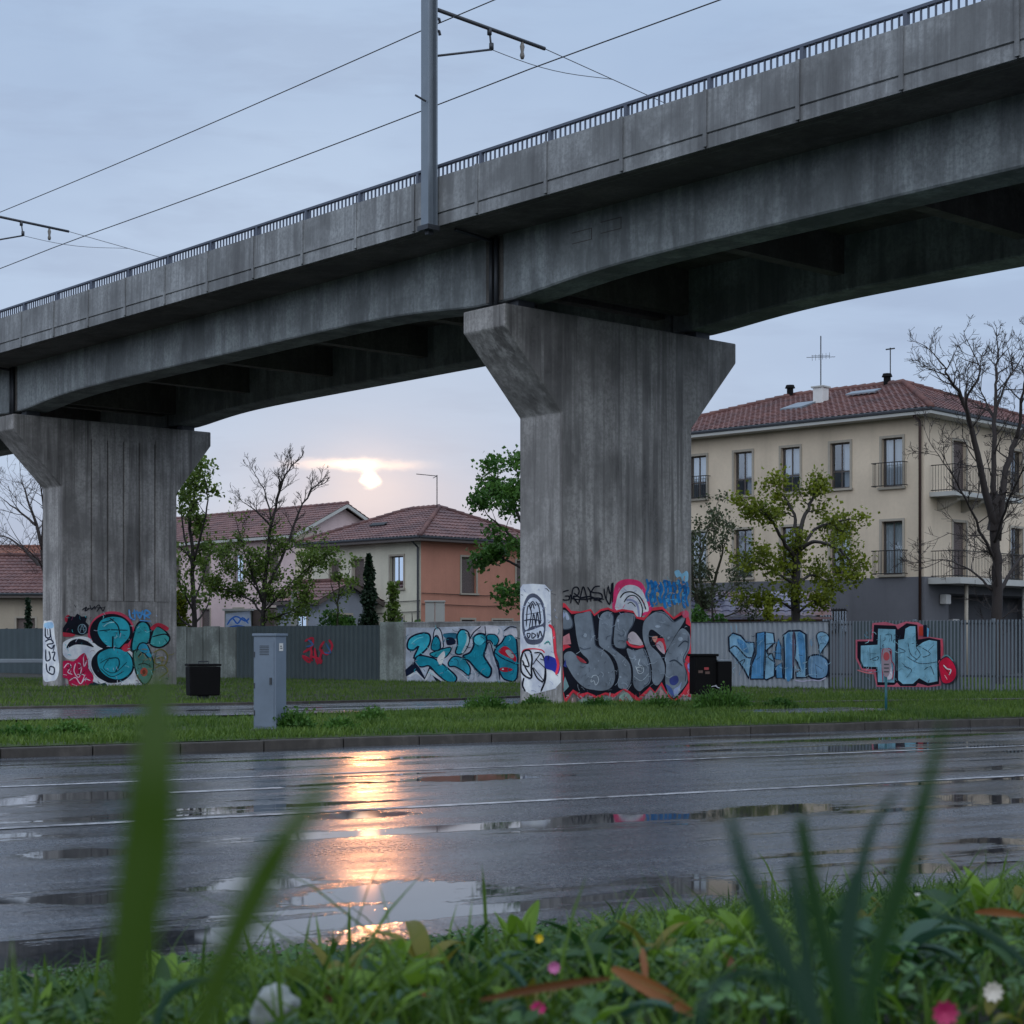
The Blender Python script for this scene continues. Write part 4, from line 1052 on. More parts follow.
# ---- middle house, cream side and orange side
def house(label, cat, corner, a, b, LA, LB, zE, mA, mB, tile, rise, ins, winA, winB, gable=False, over=.6, corn=None, fm=None):
    h = thing('house', label, cat, corner+Vector((0, 0, GZ)))
    F1 = Face(corner, a, -b); F2 = Face(corner, b, -a)
    g = MB(); wall(g, F1, LA, 0, zE-.02, [w_[:4] for w_ in winA]); F3 = Face(corner+a*LA, b, a); F4 = Face(corner+b*LB, a, b)
    if mA is mB: wall(g, F2, LB, 0, zE-.02, [w_[:4] for w_ in winB])
    wall(g, F3, LB, 0, zE-.02, []); wall(g, F4, LA, 0, zE-.02, [])
    if gable:
        for F in (F2, F3): g.add([F(0, zE-.02), F(LB, zE-.02), F(LB/2, zE+rise-.05)], [(0, 1, 2)])
    g.build('wall', mA, h)
    if mA is not mB:
        g = MB(); wall(g, F2, LB, 0, zE-.02, [w_[:4] for w_ in winB])
        g.build('painted_side_wall', mB, h)
    for w_ in winA: window(h, F1, w_, w_[4], fm=fm)
    for w_ in winB: window(h, F2, w_, w_[4], fm=fm)
    rf, cp = MB(), MB()
    if not gable:
        ring = hip(rf, cp, [corner, corner+a*LA, corner+a*LA+b*LB, corner+b*LB], zE+.12, rise, over, 0, ins)
        r_ = rf.build('roof', tile, h); cp.build('ridge_tiles', tile, r_, smooth=True); eaves(h, ring[:4], zE+.12, .2, corn or M['frame'])
    else:
        zz = zE+.1; sl = rise/(LB/2)
        c0 = corner-a*over-b*over+Vector((0, 0, zz-sl*over)); c1 = corner+a*(LA+over)-b*over+Vector((0, 0, zz-sl*over))
        r0 = corner-a*over+b*LB/2+Vector((0, 0, zz+rise)); r1 = corner+a*(LA+over)+b*LB/2+Vector((0, 0, zz+rise))
        d0 = corner-a*over+b*(LB+over)+Vector((0, 0, zz-sl*over)); d1 = corner+a*(LA+over)+b*(LB+over)+Vector((0, 0, zz-sl*over))
        roof_face(rf, c0, c1, r1, r0); roof_face(rf, d1, d0, r0, r1); r_ = rf.build('roof', tile, h)
        g = MB()
        for p, q in ((c0, r0), (d0, r0), (c1, r1), (d1, r1)):
            s = a*.12 if p in (c0, d0) else -a*.12
            g.box(p-Vector((0, 0, .22)), q-p, s, (0, 0, .2))
        g.box(c0-Vector((0, 0, .16)), c1-c0, b*.1, (0, 0, .16))
        g.build('verge_board', corn or M['frame'], r_)
        g = MB(); n = 40; pts = []; rr = []
        for i in range(n): pts += [r0.lerp(r1, i/n)+Vector((0, 0, .04)), r0.lerp(r1, (i+.97)/n)+Vector((0, 0, .04))]; rr += [.14, .1]
        g.tube(pts, rr, 7); g.build('ridge_tiles', tile, r_)
    return h, F1, F2, r_
da = Vector((-.7071, .7071, 0)); db = Vector((.7071, .7071, 0))
M['cream2'] = wmat('pale cream plaster', (.62, .60, .50)); M['orange'] = wmat('terracotta plaster', (.48, .225, .16))
M['pink'] = wmat('pale pink plaster', (.66, .52, .53)); M['sand'] = wmat('sand plaster', (.60, .53, .42)); M['stonewall'] = wmat('rough stone wall', (.40, .35, .28), .5)
Cm = Vector((-4.18, 78, 0))
hm, Fm1, Fm2, rm = house('two storey house, cream on its left side and terracotta orange on its right side', 'house', Cm, da, db, 8.0, 7.6, 5.95, M['cream2'], M['orange'], M['tile_brown'], 1.72, 2.9,
    [(1.2, 2.15, 3.75, 5.25, 'curtain'), (4.0, 4.85, 3.75, 5.2, 'shutter'), (5.9, 6.6, 3.75, 5.2, 'shutter'), (1.2, 2.1, .9, 2.4, 'curtain')],
    [(2.55, 3.5, 3.55, 5.25, 'shutter'), (2.55, 3.4, .9, 2.3, 'shutter'), (4.6, 5.9, .2, 2.3, 'shutter'), (6.4, 7.2, .9, 2.2, 'bare'), (6.2, 7.0, 3.6, 5.2, 'shutter')])
g = MB(); g.tube([Fm1(.1, 5.9, .5), Fm1(.1, 5.6, .1), Fm1(.1, 0.1, .1)], .05, 8); g.build('downpipe', M['darksteel'], hm)
g = MB(); p = Cm+da*2.4+db*3.2; g.tube([p+Vector((0, 0, 7.2)), p+Vector((0, 0, 9.3))], .025, 5); g.tube([p+Vector((-.2, 0, 9.15)), p+Vector((0, 0, 9.25)), p+Vector((-1.0, 0, 9.35))], .022, 4); g.build('antenna', M['iron'], rm)
g = MB(); g.box(Cm+da*4.0+db*1.2+Vector((0, 0, 6.85)), da*1.1, db*.25+Vector((0, 0, .14)), (0, 0, .05)); g.build('snow_guard', M['iron'], rm)
for z in (2.7, 3.2):
    g = MB(); g.tube([Fm1(6.8, z, .06), Fm1(3, z-.1, .06), Fm1(0, z-.05, .06)], .018, 4); g.tube([Fm2(0, z+.3, .06), Fm2(4, z+.25, .06), Fm2(9, z+.4, .06)], .018, 4); g.build('wall_cable', M['iron'], hm)
# ---- pink and beige house at the left
Cl = Vector((-12.76, 100, 0))
hl, Fl1, Fl2, rl_ = house('long pale pink house with brown gabled roof behind the bare tree', 'house', Cl, da, db, 22, 7.0, 7.7, M['pink'], M['sand'], M['tile_brown'], 1.75, 0,
    [(x, x+1.0, z, z+1.7, s_) for x, s_ in ((1.6, 'shutter'), (5.1, 'curtain'), (8.6, 'shutter'), (9.9+2, 'shutter'), (15.5, 'curtain'), (19, 'shutter')) for z in (4.9, 1.6)],
    [(2.8, 3.6, 5.0, 6.4, 'shutter')], gable=True, corn=M['cornice'])
# ---- low shed with a red tiled roof, between them
Cs = Vector((-12.3, 80, 0))
M['bluegrey'] = wmat('blue grey plaster', (.25, .28, .34))
hs, Fs1, Fs2, rs = house('low grey outbuilding with a small red tiled roof behind the fence', 'outbuilding', Cs+Vector((3.5, -2.5, 0)), da, db, 3.2, 3.2, 3.2, M['bluegrey'], M['bluegrey'], M['tile_brown'], .75, 0,
    [(.9, 1.9, 1.2, 2.5, 'curtain')], [(.8, 1.9, 1.4, 2.5, 'bare')], gable=True, over=.4)
# ---- far left houses
hf, _, _, _ = house('low stone house with faded red tiles at the left edge behind the pier', 'house', Vector((-19.6, 82, 0)), Vector((-1, 0, 0)), Vector((0, 1, 0)), 14, 7, 3.45, M['stonewall'], M['stonewall'], M['tile_brown'], 2.0, 3.4,
    [(3.4, 4.3, 1.2, 2.4, 'shutter')], [])
hf2, _, _, _ = house('brick red roofed house rising behind the low stone house', 'house', Vector((-23.2, 96, 0)), Vector((-1, 0, 0)), Vector((0, 1, 0)), 14, 8, 5.3, M['shutter'], M['shutter'], M['tile_orange'], 1.4, 4,
    [(1.5, 2.6, 3.0, 4.6, 'curtain')], [])
# ---- wooden garden shed behind the yellow-green tree
M['wood'] = plain('orange brown boards', (.22, .085, .035), .6, var=.35, scale=3); M['bluetile'] = tiles('blue grey roof sheets', (.16, .17, .26), (.30, .30, .38), (.24, .12, .09))
sh = thing('garden_shed', 'orange brown wooden garden shed with bluish roof under the yellow-green tree', 'shed', Vector((7.6, 58, GZ)))
Fsh = Face(Vector((10.3, 56.5, 0)), Vector((-1, .1, 0)), Vector((-.1, -1, 0)))
g = MB(); wall(g, Fsh, 4.2, 0, 2.05, [(1.0, 1.9, .1, 1.9)]); g.box(Fsh(0, 0, -.05), Fsh.d*4.2, -Fsh.n*2.6, (0, 0, 2.05))
g.build('board_wall', M['wood'], sh)
g = MB()
for i in range(20): fbox(g, Fsh, i*.21+.01, i*.21+.19, 0.05, 2.05, .002, .02) if not (4 <= i <= 8) else None
g.build('cladding', M['wood'], sh)
g = MB(); fbox(g, Fsh, 1.0, 1.9, .1, 1.9, -.06, -.02); g.build('door', M['shutter'], sh)
g = MB(); A_ = Fsh(-.3, 2.08, .4); B_2 = Fsh(4.5, 2.08, .4); C_ = Fsh(4.5, 2.95, -1.4); D_ = Fsh(-.3, 2.95, -1.4); roof_face(g, A_, B_2, C_, D_, pitch=.3); g.box(A_-Vector((0, 0, .08)), B_2-A_, -Fsh.n*.1, (0, 0, .08)); g.build('roof', M['bluetile'], sh)

# ================================================================== FENCES
K = [Vector((15.6, 40.5, 0)), Vector((8.62, 46.42, 0)), Vector((2.63, 51.5, 0)), Vector((-3.505, 55.19, 0)), Vector((-4.3, 55.76, 0)), Vector((-9.69, 59.68, 0)), Vector((-12.36, 61.6, 0)), Vector((-23, 72.6, 0))]
M['corr'] = plain('pale corrugated sheet', (.33, .37, .42), .45, .25, .25, 1.3, .0)
M['corrdark'] = plain('dark green grey corrugated sheet', (.062, .088, .096), .5, .2, .35, 1.3)
M['panel'] = concrete('pale green concrete panels', (.30, .34, .32), (.10, .11, .10), .5, 2)
M['mural'] = concrete('grey mural wall', (.36, .37, .38), (.14, .14, .14), .4, 2)
ZB, ZF = GZ-.3, 1.80
def nrm2(a, b):
    d = (b-a).normalized(); n = Vector((d.y, -d.x, 0))
    if n.dot(a) > 0: n = -n
    return d, n
def corrugated(root, a, b, m, pitch=.16, amp=.035, name='sheet', z1=ZF):
    d, n = nrm2(a, b); L = (b-a).length; g = MB(); k = int(L/pitch)*4
    prof = [0, 0, 1, 1]
    for i in range(k+1):
        x = L*i/k; o = amp*prof[i % 4]-amp
        g.v += [tuple(a+d*x+n*o+Vector((0, 0, ZB))), tuple(a+d*x+n*o+Vector((0, 0, z1)))]
    for i in range(k): g.f.append((2*i, 2*i+2, 2*i+3, 2*i+1))
    return g.build(name, m, root)
def posts(root, a, b, step, m, h=ZF+.05, w_=.07, back=.08):
    d, n = nrm2(a, b); L = (b-a).length; x = 0
    while x <= L+.01:
        g = MB(); g.cbox(a+d*x-n*back+Vector((0, 0, ZB)), d, n, w_, w_, h-ZB); g.build('post', m, root); x += step
f1 = thing('corrugated_fence', 'pale corrugated metal fence with blue graffiti letters right of the middle pier', 'fence', K[1]+Vector((0, 0, GZ)))
corrugated(f1, K[1], K[2], M['corr']); posts(f1, K[1], K[2], 1.96, M['darksteel'])
d1, n1 = nrm2(K[1], K[2])
g = MB(); g.box(K[1]-n1*.06+Vector((0, 0, ZF-.0)), K[2]-K[1], n1*.07, (0, 0, .03)); g.build('top_rail', M['darksteel'], f1)
f2 = thing('picket_fence', 'tall blue grey metal bar fence at the right with red outlined graffiti', 'fence', K[0]+Vector((0, 0, GZ)))
d0_, n0_ = nrm2(K[0], K[1]); L0 = (K[1]-K[0]).length
g = MB(); x = .02
while x < L0-.04:
    g.box(K[0]+d0_*x+Vector((0, 0, ZB)), d0_*.042, n0_*-.02, (0, 0, ZF-ZB+.02)); x += .098
g.build('bars', plain('bar fence paint', (.17, .20, .235), .45, .25), f2)
g = MB()
for z in (.35, 1.70): g.box(K[0]+d0_*0-n0_*.021+Vector((0, 0, z)), d0_*L0, -n0_*.04, (0, 0, .05))
g.build('cross_rail', M['darksteel'], f2); posts(f2, K[0], K[1], 2.2, M['steel'])
# solid backing sheet where the picket fence carries the painted piece
dq = lambda px: K[0]+(K[1]-K[0])*max(0, min(1, ((px-512)/FPX*K[0].y-K[0].x)/((K[1]-K[0]).x-(px-512)/FPX*(K[1]-K[0]).y)))
a_, b_q = dq(960), dq(852)
g = MB(); g.box(a_-n0_*.02+Vector((0, 0, ZB)), b_q-a_, n0_*.012, (0, 0, ZF-ZB)); g.build('backing_sheet', M['corrdark'], f2)
f3 = thing('mural_wall', 'grey concrete wall covered by a teal wildstyle mural left of the middle pier', 'wall', K[3]+Vector((0, 0, GZ)))
d3, n3 = nrm2(K[2], K[3]); g = MB(); g.box(K[2]+Vector((0, 0, ZB)), K[3]-K[2], -n3*.15, (0, 0, 1.86-ZB)); g.build('wall_panel', M['mural'], f3)
g = MB(); g.box(K[2]+n3*.02+Vector((0, 0, 1.863)), K[3]-K[2], -n3*.19, (0, 0, .04)); g.build('coping', M['mural'], f3)
d4, n4 = nrm2(K[3], K[4]); g = MB(); g.box(K[3]+n4*.06+Vector((0, 0, ZB)), K[4]-K[3], -n4*.3, (0, 0, 1.9-ZB))
tag(g.build('gate_pillar', M['panel'], base=K[3], bevel=.01), 'plain pale green concrete pillar between dark fence and mural wall', 'pillar')
f4 = thing('dark_fence', 'dark corrugated metal fence with a small red scribble', 'fence', K[5]+Vector((0, 0, GZ)))
corrugated(f4, K[4], K[5], M['corrdark'], pitch=.2); posts(f4, K[4], K[5], 1.9, M['darksteel'], h=ZF+.02)
f5 = thing('panel_fence', 'pale green grey flat panel fence right of the left pier', 'fence', K[6]+Vector((0, 0, GZ)))
d5, n5 = nrm2(K[5], K[6]); L5 = (K[6]-K[5]).length
for i in range(4):
    g = MB(); g.box(K[5]+d5*(L5*i/4+.02)+Vector((0, 0, ZB)), d5*(L5/4-.04), -n5*.06, (0, 0, ZF-ZB-.02+.03*(i % 2))); g.build('panel', M['panel'], f5)
f6 = thing('dark_boundary_fence', 'dark blue green sheet fence at the left edge behind the left pier', 'fence', K[7]+Vector((0, 0, GZ)))
corrugated(f6, K[6], K[7], M['corrdark'], pitch=.5, amp=.015); posts(f6, K[6], K[7], 2.5, M['darksteel'], h=ZF+.02)
# painted pieces on the fences
NV, TE, TL = '#0e1a33', '#17879f', '#35aac0'
G = Graf(f3, K[2], n3, 400, 615, 8)
G.cl = None
G.poly('#aab2c0', [(50, 100), (250, 100), (520, 90), (930, 85), (930, 300), (935, 530), (500, 555), (60, 540), (45, 400)], False)
G.poly('#c3c4d4', [(560, 150), (600, 100), (660, 85), (760, 85), (810, 110), (825, 170), (800, 230), (770, 250), (790, 190), (770, 150), (690, 145), (600, 150)])
G.line(NV, 9, [(555, 200), (590, 140), (650, 90)]); G.line(NV, 8, [(680, 88), (685, 150), (690, 215)])
G.poly('#2a6f8c', [(350, 150), (450, 145), (450, 190), (365, 185)]); G.line(NV, 7, [(350, 150), (450, 150)])
G.both('#bfc4d6', NV, 9, [(268, 160), (280, 115), (310, 105), (335, 150), (348, 250), (325, 262), (310, 180), (285, 165), (270, 210)])
G.both(TE, NV, 9, [(250, 270), (262, 200), (285, 172), (318, 200), (325, 262), (290, 285)])
G.poly(NV, [(42, 440), (110, 380), (140, 390), (200, 500), (240, 400), (400, 510), (440, 560), (300, 545), (240, 455), (200, 520), (130, 450), (50, 492)], False)
G.poly('#c3c8da', [(60, 490), (130, 445), (198, 518), (240, 432), (320, 480), (440, 545), (360, 550), (250, 475), (205, 530), (130, 470), (80, 500)], False)
G.both(TL, NV, 14, [(58, 240), (80, 185), (150, 150), (225, 148), (245, 195), (222, 260), (160, 320), (110, 345), (150, 250), (110, 280), (70, 275)])
G.both(TE, NV, 12, [(118, 370), (150, 325), (250, 340), (310, 370), (400, 440), (455, 500), (430, 542), (370, 530), (290, 465), (235, 408), (180, 415), (135, 405)])
G.both('#2494a6', NV, 10, [(240, 310), (300, 285), (400, 258), (402, 295), (350, 345), (270, 335)])
G.poly('#c8cfdc', [(300, 345), (350, 290), (360, 330), (330, 400), (310, 385)]); G.poly(NV, [(372, 185), (420, 180), (448, 210), (440, 232), (380, 240)])
G.both(TL, NV, 12, [(458, 165), (490, 118), (540, 130), (556, 180), (545, 240), (500, 308), (446, 305), (462, 235)])
G.poly('#b9d4e0', [(520, 130), (548, 150), (550, 220), (510, 300), (495, 295), (530, 220), (535, 160)])
G.both('#2a93ad', NV, 11, [(388, 380), (430, 332), (500, 345), (560, 415), (552, 482), (500, 445), (440, 412), (400, 412)])
G.both(TE, NV, 15, [(590, 180), (640, 148), (690, 170), (692, 250), (672, 320), (700, 375), (732, 430), (722, 485), (690, 497), (620, 445), (560, 375), (505, 330), (560, 300), (592, 240)])
G.ell('#4cb8cc', 635, 200, 42, 40); G.poly('#2f9fb8', [(110, 245), (150, 170), (215, 165), (205, 205), (150, 230)])
G.both(TE, NV, 9, [(700, 160), (760, 158), (792, 200), (762, 248), (725, 205), (700, 200)])
G.line('#8f98a8', 20, [(700, 230), (730, 300), (740, 380), (775, 430), (780, 520)]); G.line(NV, 8, [(690, 260), (720, 215), (755, 330), (790, 440), (800, 520)])
G.both('#1c7f98', NV, 12, [(770, 260), (815, 220), (850, 165), (900, 160), (935, 215), (938, 500), (850, 520), (805, 470), (785, 380), (755, 320)])
G.line(NV, 9, [(760, 300), (820, 345), (935, 395)]); G.line(NV, 8, [(830, 130), (880, 95), (935, 100)]); G.poly('#c3c4d4', [(830, 150), (880, 112), (935, 115), (935, 190), (890, 155), (850, 165)])
G.poly('#b01c34', [(790, 290), (830, 252), (870, 262), (930, 335), (925, 375), (890, 350), (830, 322)]); G.poly('#9aa3a8', [(845, 290), (880, 280), (915, 330), (890, 345)])
G.poly('#b01c34', [(800, 428), (840, 418), (905, 435), (860, 455), (815, 450)]); G.ell('#d8dde6', 825, 434, 9, 6); G.line('#1c5f74', 6, [(345, 470), (370, 400)]); G.line('#6ac4d4', 8, [(90, 230), (140, 190), (190, 175)])
G.scuff(60, 110, 930, 540, 110, ['#0f6a80', '#2aa6bc', '#0e1a33', '#6ac4d4', '#8f98a8', '#125264'], 31, 5, 60)
G.line('#c3c8da', 7, [(580, 420), (610, 470), (615, 530)]); G.line('#c3c8da', 8, [(440, 430), (500, 470), (560, 530)])
G.done()
G = Graf(f1, K[1], n1, 720, 610, 8)
NB, BL, BL2 = '#141c30', '#4d86b4', '#7ea9c4'
G.both(BL2, NB, 14, [(70, 215), (105, 185), (165, 205), (212, 258), (272, 260), (276, 340), (252, 400), (240, 500), (232, 550), (190, 470), (140, 400), (74, 325)], False)
G.poly(BL, [(140, 230), (200, 260), (230, 340), (190, 330), (150, 280)]); G.line(NB, 11, [(80, 310), (130, 290), (210, 375), (260, 380)]); G.line(NB, 9, [(270, 330), (250, 400)])
G.both(BL, NB, 14, [(292, 185), (360, 175), (362, 300), (355, 430), (352, 552), (245, 552), (252, 440), (290, 350)], False)
G.both(BL2, NB, 13, [(362, 178), (430, 186), (438, 262), (372, 325), (378, 350), (420, 350), (440, 430), (436, 530), (370, 560), (354, 545), (362, 400)], False)
G.line(NB, 10, [(365, 275), (430, 265)]); G.line(NB, 9, [(370, 380), (410, 345), (380, 370), (440, 420)])
G.both(BL, NB, 9, [(448, 298), (470, 230), (490, 290), (492, 400), (440, 392)], False); G.line(NB, 9, [(440, 345), (495, 345)]); G.both(BL, NB, 10, [(445, 455), (495, 420), (505, 545), (450, 545)], False)
G.both(BL2, NB, 15, [(508, 200), (550, 168), (640, 165), (688, 195), (694, 370), (690, 540), (612, 542), (608, 498), (645, 490), (620, 420), (592, 380), (585, 550), (515, 552), (515, 350)], False)
G.poly(BL, [(530, 230), (560, 190), (575, 300), (570, 540), (530, 540)]); G.poly('#5a4f60', [(580, 200), (605, 190), (610, 330), (592, 440), (580, 440)]); G.line(NB, 8, [(600, 180), (605, 300), (590, 420)])
G.poly(BL, [(620, 200), (660, 190), (680, 300), (670, 480), (640, 400)])
G.both('#6d93b4', NB, 14, [(705, 390), (740, 362), (800, 362), (860, 400), (870, 470), (850, 535), (780, 552), (712, 530), (702, 460)])
G.line(NB, 8, [(765, 430), (775, 540)]); G.line(NB, 6, [(770, 440), (815, 470)]); G.line('#9fb8cc', 6, [(740, 380), (735, 520)])
G.both(BL2, NB, 8, [(775, 205), (805, 175), (850, 185), (875, 220), (860, 270), (830, 310), (800, 350), (790, 280)]); G.line(NB, 6, [(795, 215), (850, 205)])
G.line('#b8b4cc', 8, [(600, 560), (660, 570), (740, 560), (800, 565), (850, 540)]); G.line(NB, 6, [(150, 420), (200, 395), (180, 440)])
G.scuff(90, 190, 860, 540, 90, ['#3d6f9a', '#8fb6cc', '#5f95bc', '#22344e', '#a9c2d0'], 32, 5, 60)
for i_ in range(46): G.line('#5d7b92' if i_ % 2 else '#93b4c6', 2.5, [(92+i_*17, 205+(i_*37) % 60), (92+i_*17, 480+(i_*23) % 60)])
G.line('#7fb0cc', 8, [(95, 125), (105, 180)]); G.line('#7fb0cc', 8, [(135, 115), (145, 180)])
G.done()
G = Graf(f2, K[1], n0_, 848, 610, 8)
G.poly('#b05a6c', [(62, 238), (188, 235), (195, 105), (300, 95), (390, 118), (460, 92), (560, 98), (650, 150), (650, 215), (760, 230), (768, 400), (745, 605), (640, 618), (540, 615), (400, 615), (230, 615), (205, 500), (110, 482), (62, 390)], False)
G.poly('#14121f', [(75, 250), (200, 250), (208, 118), (380, 125), (400, 155), (470, 105), (555, 118), (562, 235), (650, 222), (740, 240), (742, 400), (728, 592), (640, 608), (560, 585), (540, 610), (420, 610), (392, 580), (370, 600), (235, 602), (222, 475), (115, 468), (75, 380)], False)
LB1 = '#7cadc2'
G.poly(LB1, [(103, 285), (170, 282), (238, 278), (242, 150), (380, 155), (378, 430), (372, 580), (240, 576), (236, 456), (125, 452), (103, 400)], False)
G.poly(LB1, [(402, 240), (450, 232), (460, 150), (495, 130), (540, 130), (545, 300), (600, 258), (650, 240), (712, 250), (716, 570), (640, 584), (570, 545), (520, 590), (440, 592), (402, 560)], False)
for P in ([(175, 300), (178, 400)], [(180, 350), (230, 350)], [(175, 400), (240, 372), (235, 400), (190, 400)], [(260, 200), (262, 430)], [(300, 200), (345, 195), (350, 250)], [(400, 300), (460, 330), (410, 345)], [(470, 370), (530, 410), (600, 430), (715, 415)], [(480, 260), (500, 350), (560, 400)], [(590, 300), (660, 350), (600, 380)], [(450, 450), (510, 480), (470, 540)], [(610, 480), (660, 450), (690, 520)], [(545, 300), (580, 360), (530, 410)], [(420, 200), (410, 240)], [(640, 330), (690, 280)], [(430, 420), (480, 470)]):
    G.line('#2a3c50', 6, P)
G.scuff(110, 160, 710, 580, 80, ['#5b8ba0', '#94c0d0', '#2a3c50', '#6a9cb2'], 33, 5, 50)
for i_ in range(30): G.line('#4d7c92' if i_ % 2 else '#95bccb', 3, [(110+i_*20.5, 290+(i_*31) % 50), (110+i_*20.5, 450+(i_*17) % 40)])
G.line('#a03848', 8, [(285, 580), (278, 340), (310, 312), (350, 320), (352, 400), (375, 450), (360, 560)]); G.poly('#5a2430', [(295, 345), (320, 322), (348, 330), (340, 370), (305, 375)]); G.poly('#c5c2d4', [(295, 400), (345, 390), (352, 440), (360, 540), (310, 550), (290, 470)])
for z in (410, 445, 480, 505): G.line('#5a4458', 5, [(298, z), (350, z+8)])
G.poly('#b03a2c', [(575, 130), (605, 130), (608, 205), (572, 205)], False); G.poly('#10182c', [(608, 120), (635, 120), (640, 215), (608, 215)], False); G.poly('#5f9cc0', [(638, 140), (656, 150), (650, 215), (638, 215)], False)
G.line('#c04a5c', 14, [(752, 240), (760, 300), (752, 370)]); G.line('#b86a70', 10, [(80, 480), (150, 500), (215, 510)])
G.both('#c01a3c', '#3a2c3c', 9, [(735, 420), (790, 375), (840, 405), (872, 470), (868, 540), (820, 585), (760, 580), (740, 500)])
G.line('#d8cfdc', 10, [(770, 440), (800, 470), (830, 480), (815, 520)]); G.line('#3a2c20', 8, [(770, 450), (825, 520)]); G.line('#d8cfdc', 6, [(780, 520), (800, 555)]); G.line('#5f8f96', 9, [(760, 378), (800, 362), (850, 410)]); G.line('#d0607a', 8, [(740, 400), (730, 420)])
G.done()
G = Graf(f4, K[4], n4 if False else nrm2(K[4], K[5])[1], 200, 430, 3.1)
for P in ([(320, 690), (345, 680), (340, 720), (318, 700), (350, 715)], [(355, 675), (365, 725), (380, 680)], [(385, 655), (372, 680), (395, 695), (410, 670), (400, 650)], [(325, 655), (350, 645), (345, 675), (330, 680)], [(340, 700), (375, 712), (372, 725)]): G.line('#a8283c', 7, P)
for P in ([(335, 650), (350, 665), (330, 672)], [(390, 660), (405, 690), (385, 690)]): G.line('#3a5f8c', 5, P)
G.done()
# ================================================================== STREET FURNITURE
cab = thing('utility_cabinet', 'tall narrow grey metal utility cabinet with a white sticker beside the kerb', 'cabinet', at(270, 730, 21.9))
cb = at(270, 730, 21.9); cb = onz(cb)
ca, cbv = Vector((.9, -.43, 0)).normalized(), Vector((.43, .9, 0)).normalized()
M['cab'] = plain('grey cabinet paint', (.145, .185, .245), .5, .1, .3, 2.5, .1)
g = MB(); g.cbox(cb+Vector((0, 0, -.05)), ca, cbv, .34, .25, 1.27); g.build('body', M['cab'], cab, bevel=.012)
g = MB(); g.cbox(cb+Vector((0, 0, 1.22)), ca, cbv, .37, .28, .035); g.build('lid', M['cab'], cab, bevel=.008)
g = MB(); g.box(cb-ca*.145-cbv*.131+Vector((0, 0, .06)), ca*.29, cbv*.004, (0, 0, 1.1)); dr = g.build('door', M['cab'], cab)
for z_ in (.2, .55, .95):
    g = MB(); g.tube([cb-ca*.15-cbv*.136+Vector((0, 0, z_)), cb-ca*.15-cbv*.136+Vector((0, 0, z_+.07))], .008, 8); g.build('hinge', M['darksteel'], dr)
g = MB()
for j_ in range(6): g.box(cb-ca*.07-cbv*.134+Vector((0, 0, .98+j_*.022)), ca*.14, cbv*.004, (0, 0, .009))
g.build('vent', M['darksteel'], dr)
g = MB(); g.cbox(cb+Vector((0, 0, -.08)), ca, cbv, .40, .31, .11); g.build('plinth', M['kerb'], cab, bevel=.01)
g = MB(); g.cbox(cb+ca*.1-cbv*.137+Vector((0, 0, .6)), ca, cbv, .03, .012, .09); g.build('handle', M['darksteel'], dr)
g = MB(); g.box(cb+ca*.172+cbv*-.05+Vector((0, 0, 1.03)), ca*.003, cbv*.09, (0, 0, .1)); st = g.build('sticker', M['white'], cab)
g = MB(); g.box(cb+ca*.1755+cbv*-.03+Vector((0, 0, 1.06)), ca*.001, cbv*.05, (0, 0, .012)); g.box(cb+ca*.1755+cbv*-.03+Vector((0, 0, 1.085)), ca*.001, cbv*.035, (0, 0, .012)); g.build('print', M['darksteel'], st)
# bins
bn = thing('litter_bin', 'black boxy litter bin on a post beside the left pier', 'bin', Vector((-6.3, 35.0, GZ)))
p = onz(at(203, 697, 37.5)); bn.location = p
g = MB(); g.tube([p+Vector((0, 0, -.05)), p+Vector((0, 0, .16))], .13, 10); g.build('post', M['darksteel'], bn)
g = MB()
a0 = Vector((.93, .36, 0)); b0 = Vector((-.36, .93, 0)); q = p+Vector((0, 0, .12))
g.prism([q-a0*.33-b0*.25, q+a0*.33-b0*.25, q+a0*.35-b0*.26+Vector((0, 0, .64)), q-a0*.35-b0*.26+Vector((0, 0, .64))], b0*.5); g.build('body', M['black'], bn, bevel=.03)
g = MB(); g.cbox(q+Vector((0, 0, .65)), a0, b0, .72, .54, .05); lid = g.build('lid', M['black'], bn, bevel=.02)
g = MB(); g.tube([q+a0*-.1+Vector((0, 0, .70)), q+a0*-.1+Vector((0, 0, .75)), q+a0*.12+Vector((0, 0, .75)), q+a0*.12+Vector((0, 0, .70))], .014, 6); g.build('handle', M['darksteel'], lid)
p = onz(at(704, 703, 33.2))
b2 = thing('parcel_box', 'black double post box with faded red stickers right of the middle pier', 'box', p)
a0 = Vector((.98, .2, 0)).normalized(); b0 = Vector((-.2, .98, 0)).normalized()
g = MB(); g.cbox(p+a0*-.02+Vector((0, 0, .2)), a0, b0, .44, .4, .74); bd = g.build('body', M['black'], b2, bevel=.02)
g = MB(); g.cbox(p+a0*-.02+Vector((0, 0, .94)), a0, b0, .5, .46, .05); g.build('lid', M['black'], b2, bevel=.015)
g = MB(); g.cbox(p+a0*.34-b0*.1+Vector((0, 0, .2)), a0, b0, .28, .36, .64); g.build('side_box', M['black'], b2, bevel=.02)
g = MB(); g.cbox(p+a0*.34-b0*.1+Vector((0, 0, .842)), a0, b0, .28, .36, .035); g.build('side_box_top', M['steel'], b2, bevel=.01)
g = MB(); g.cbox(p+a0*.18+Vector((0, 0, -.05)), a0, b0, .3, .22, .26); g.build('post', M['black'], b2)
redm = plain('faded red sticker', (.35, .04, .05), .6)
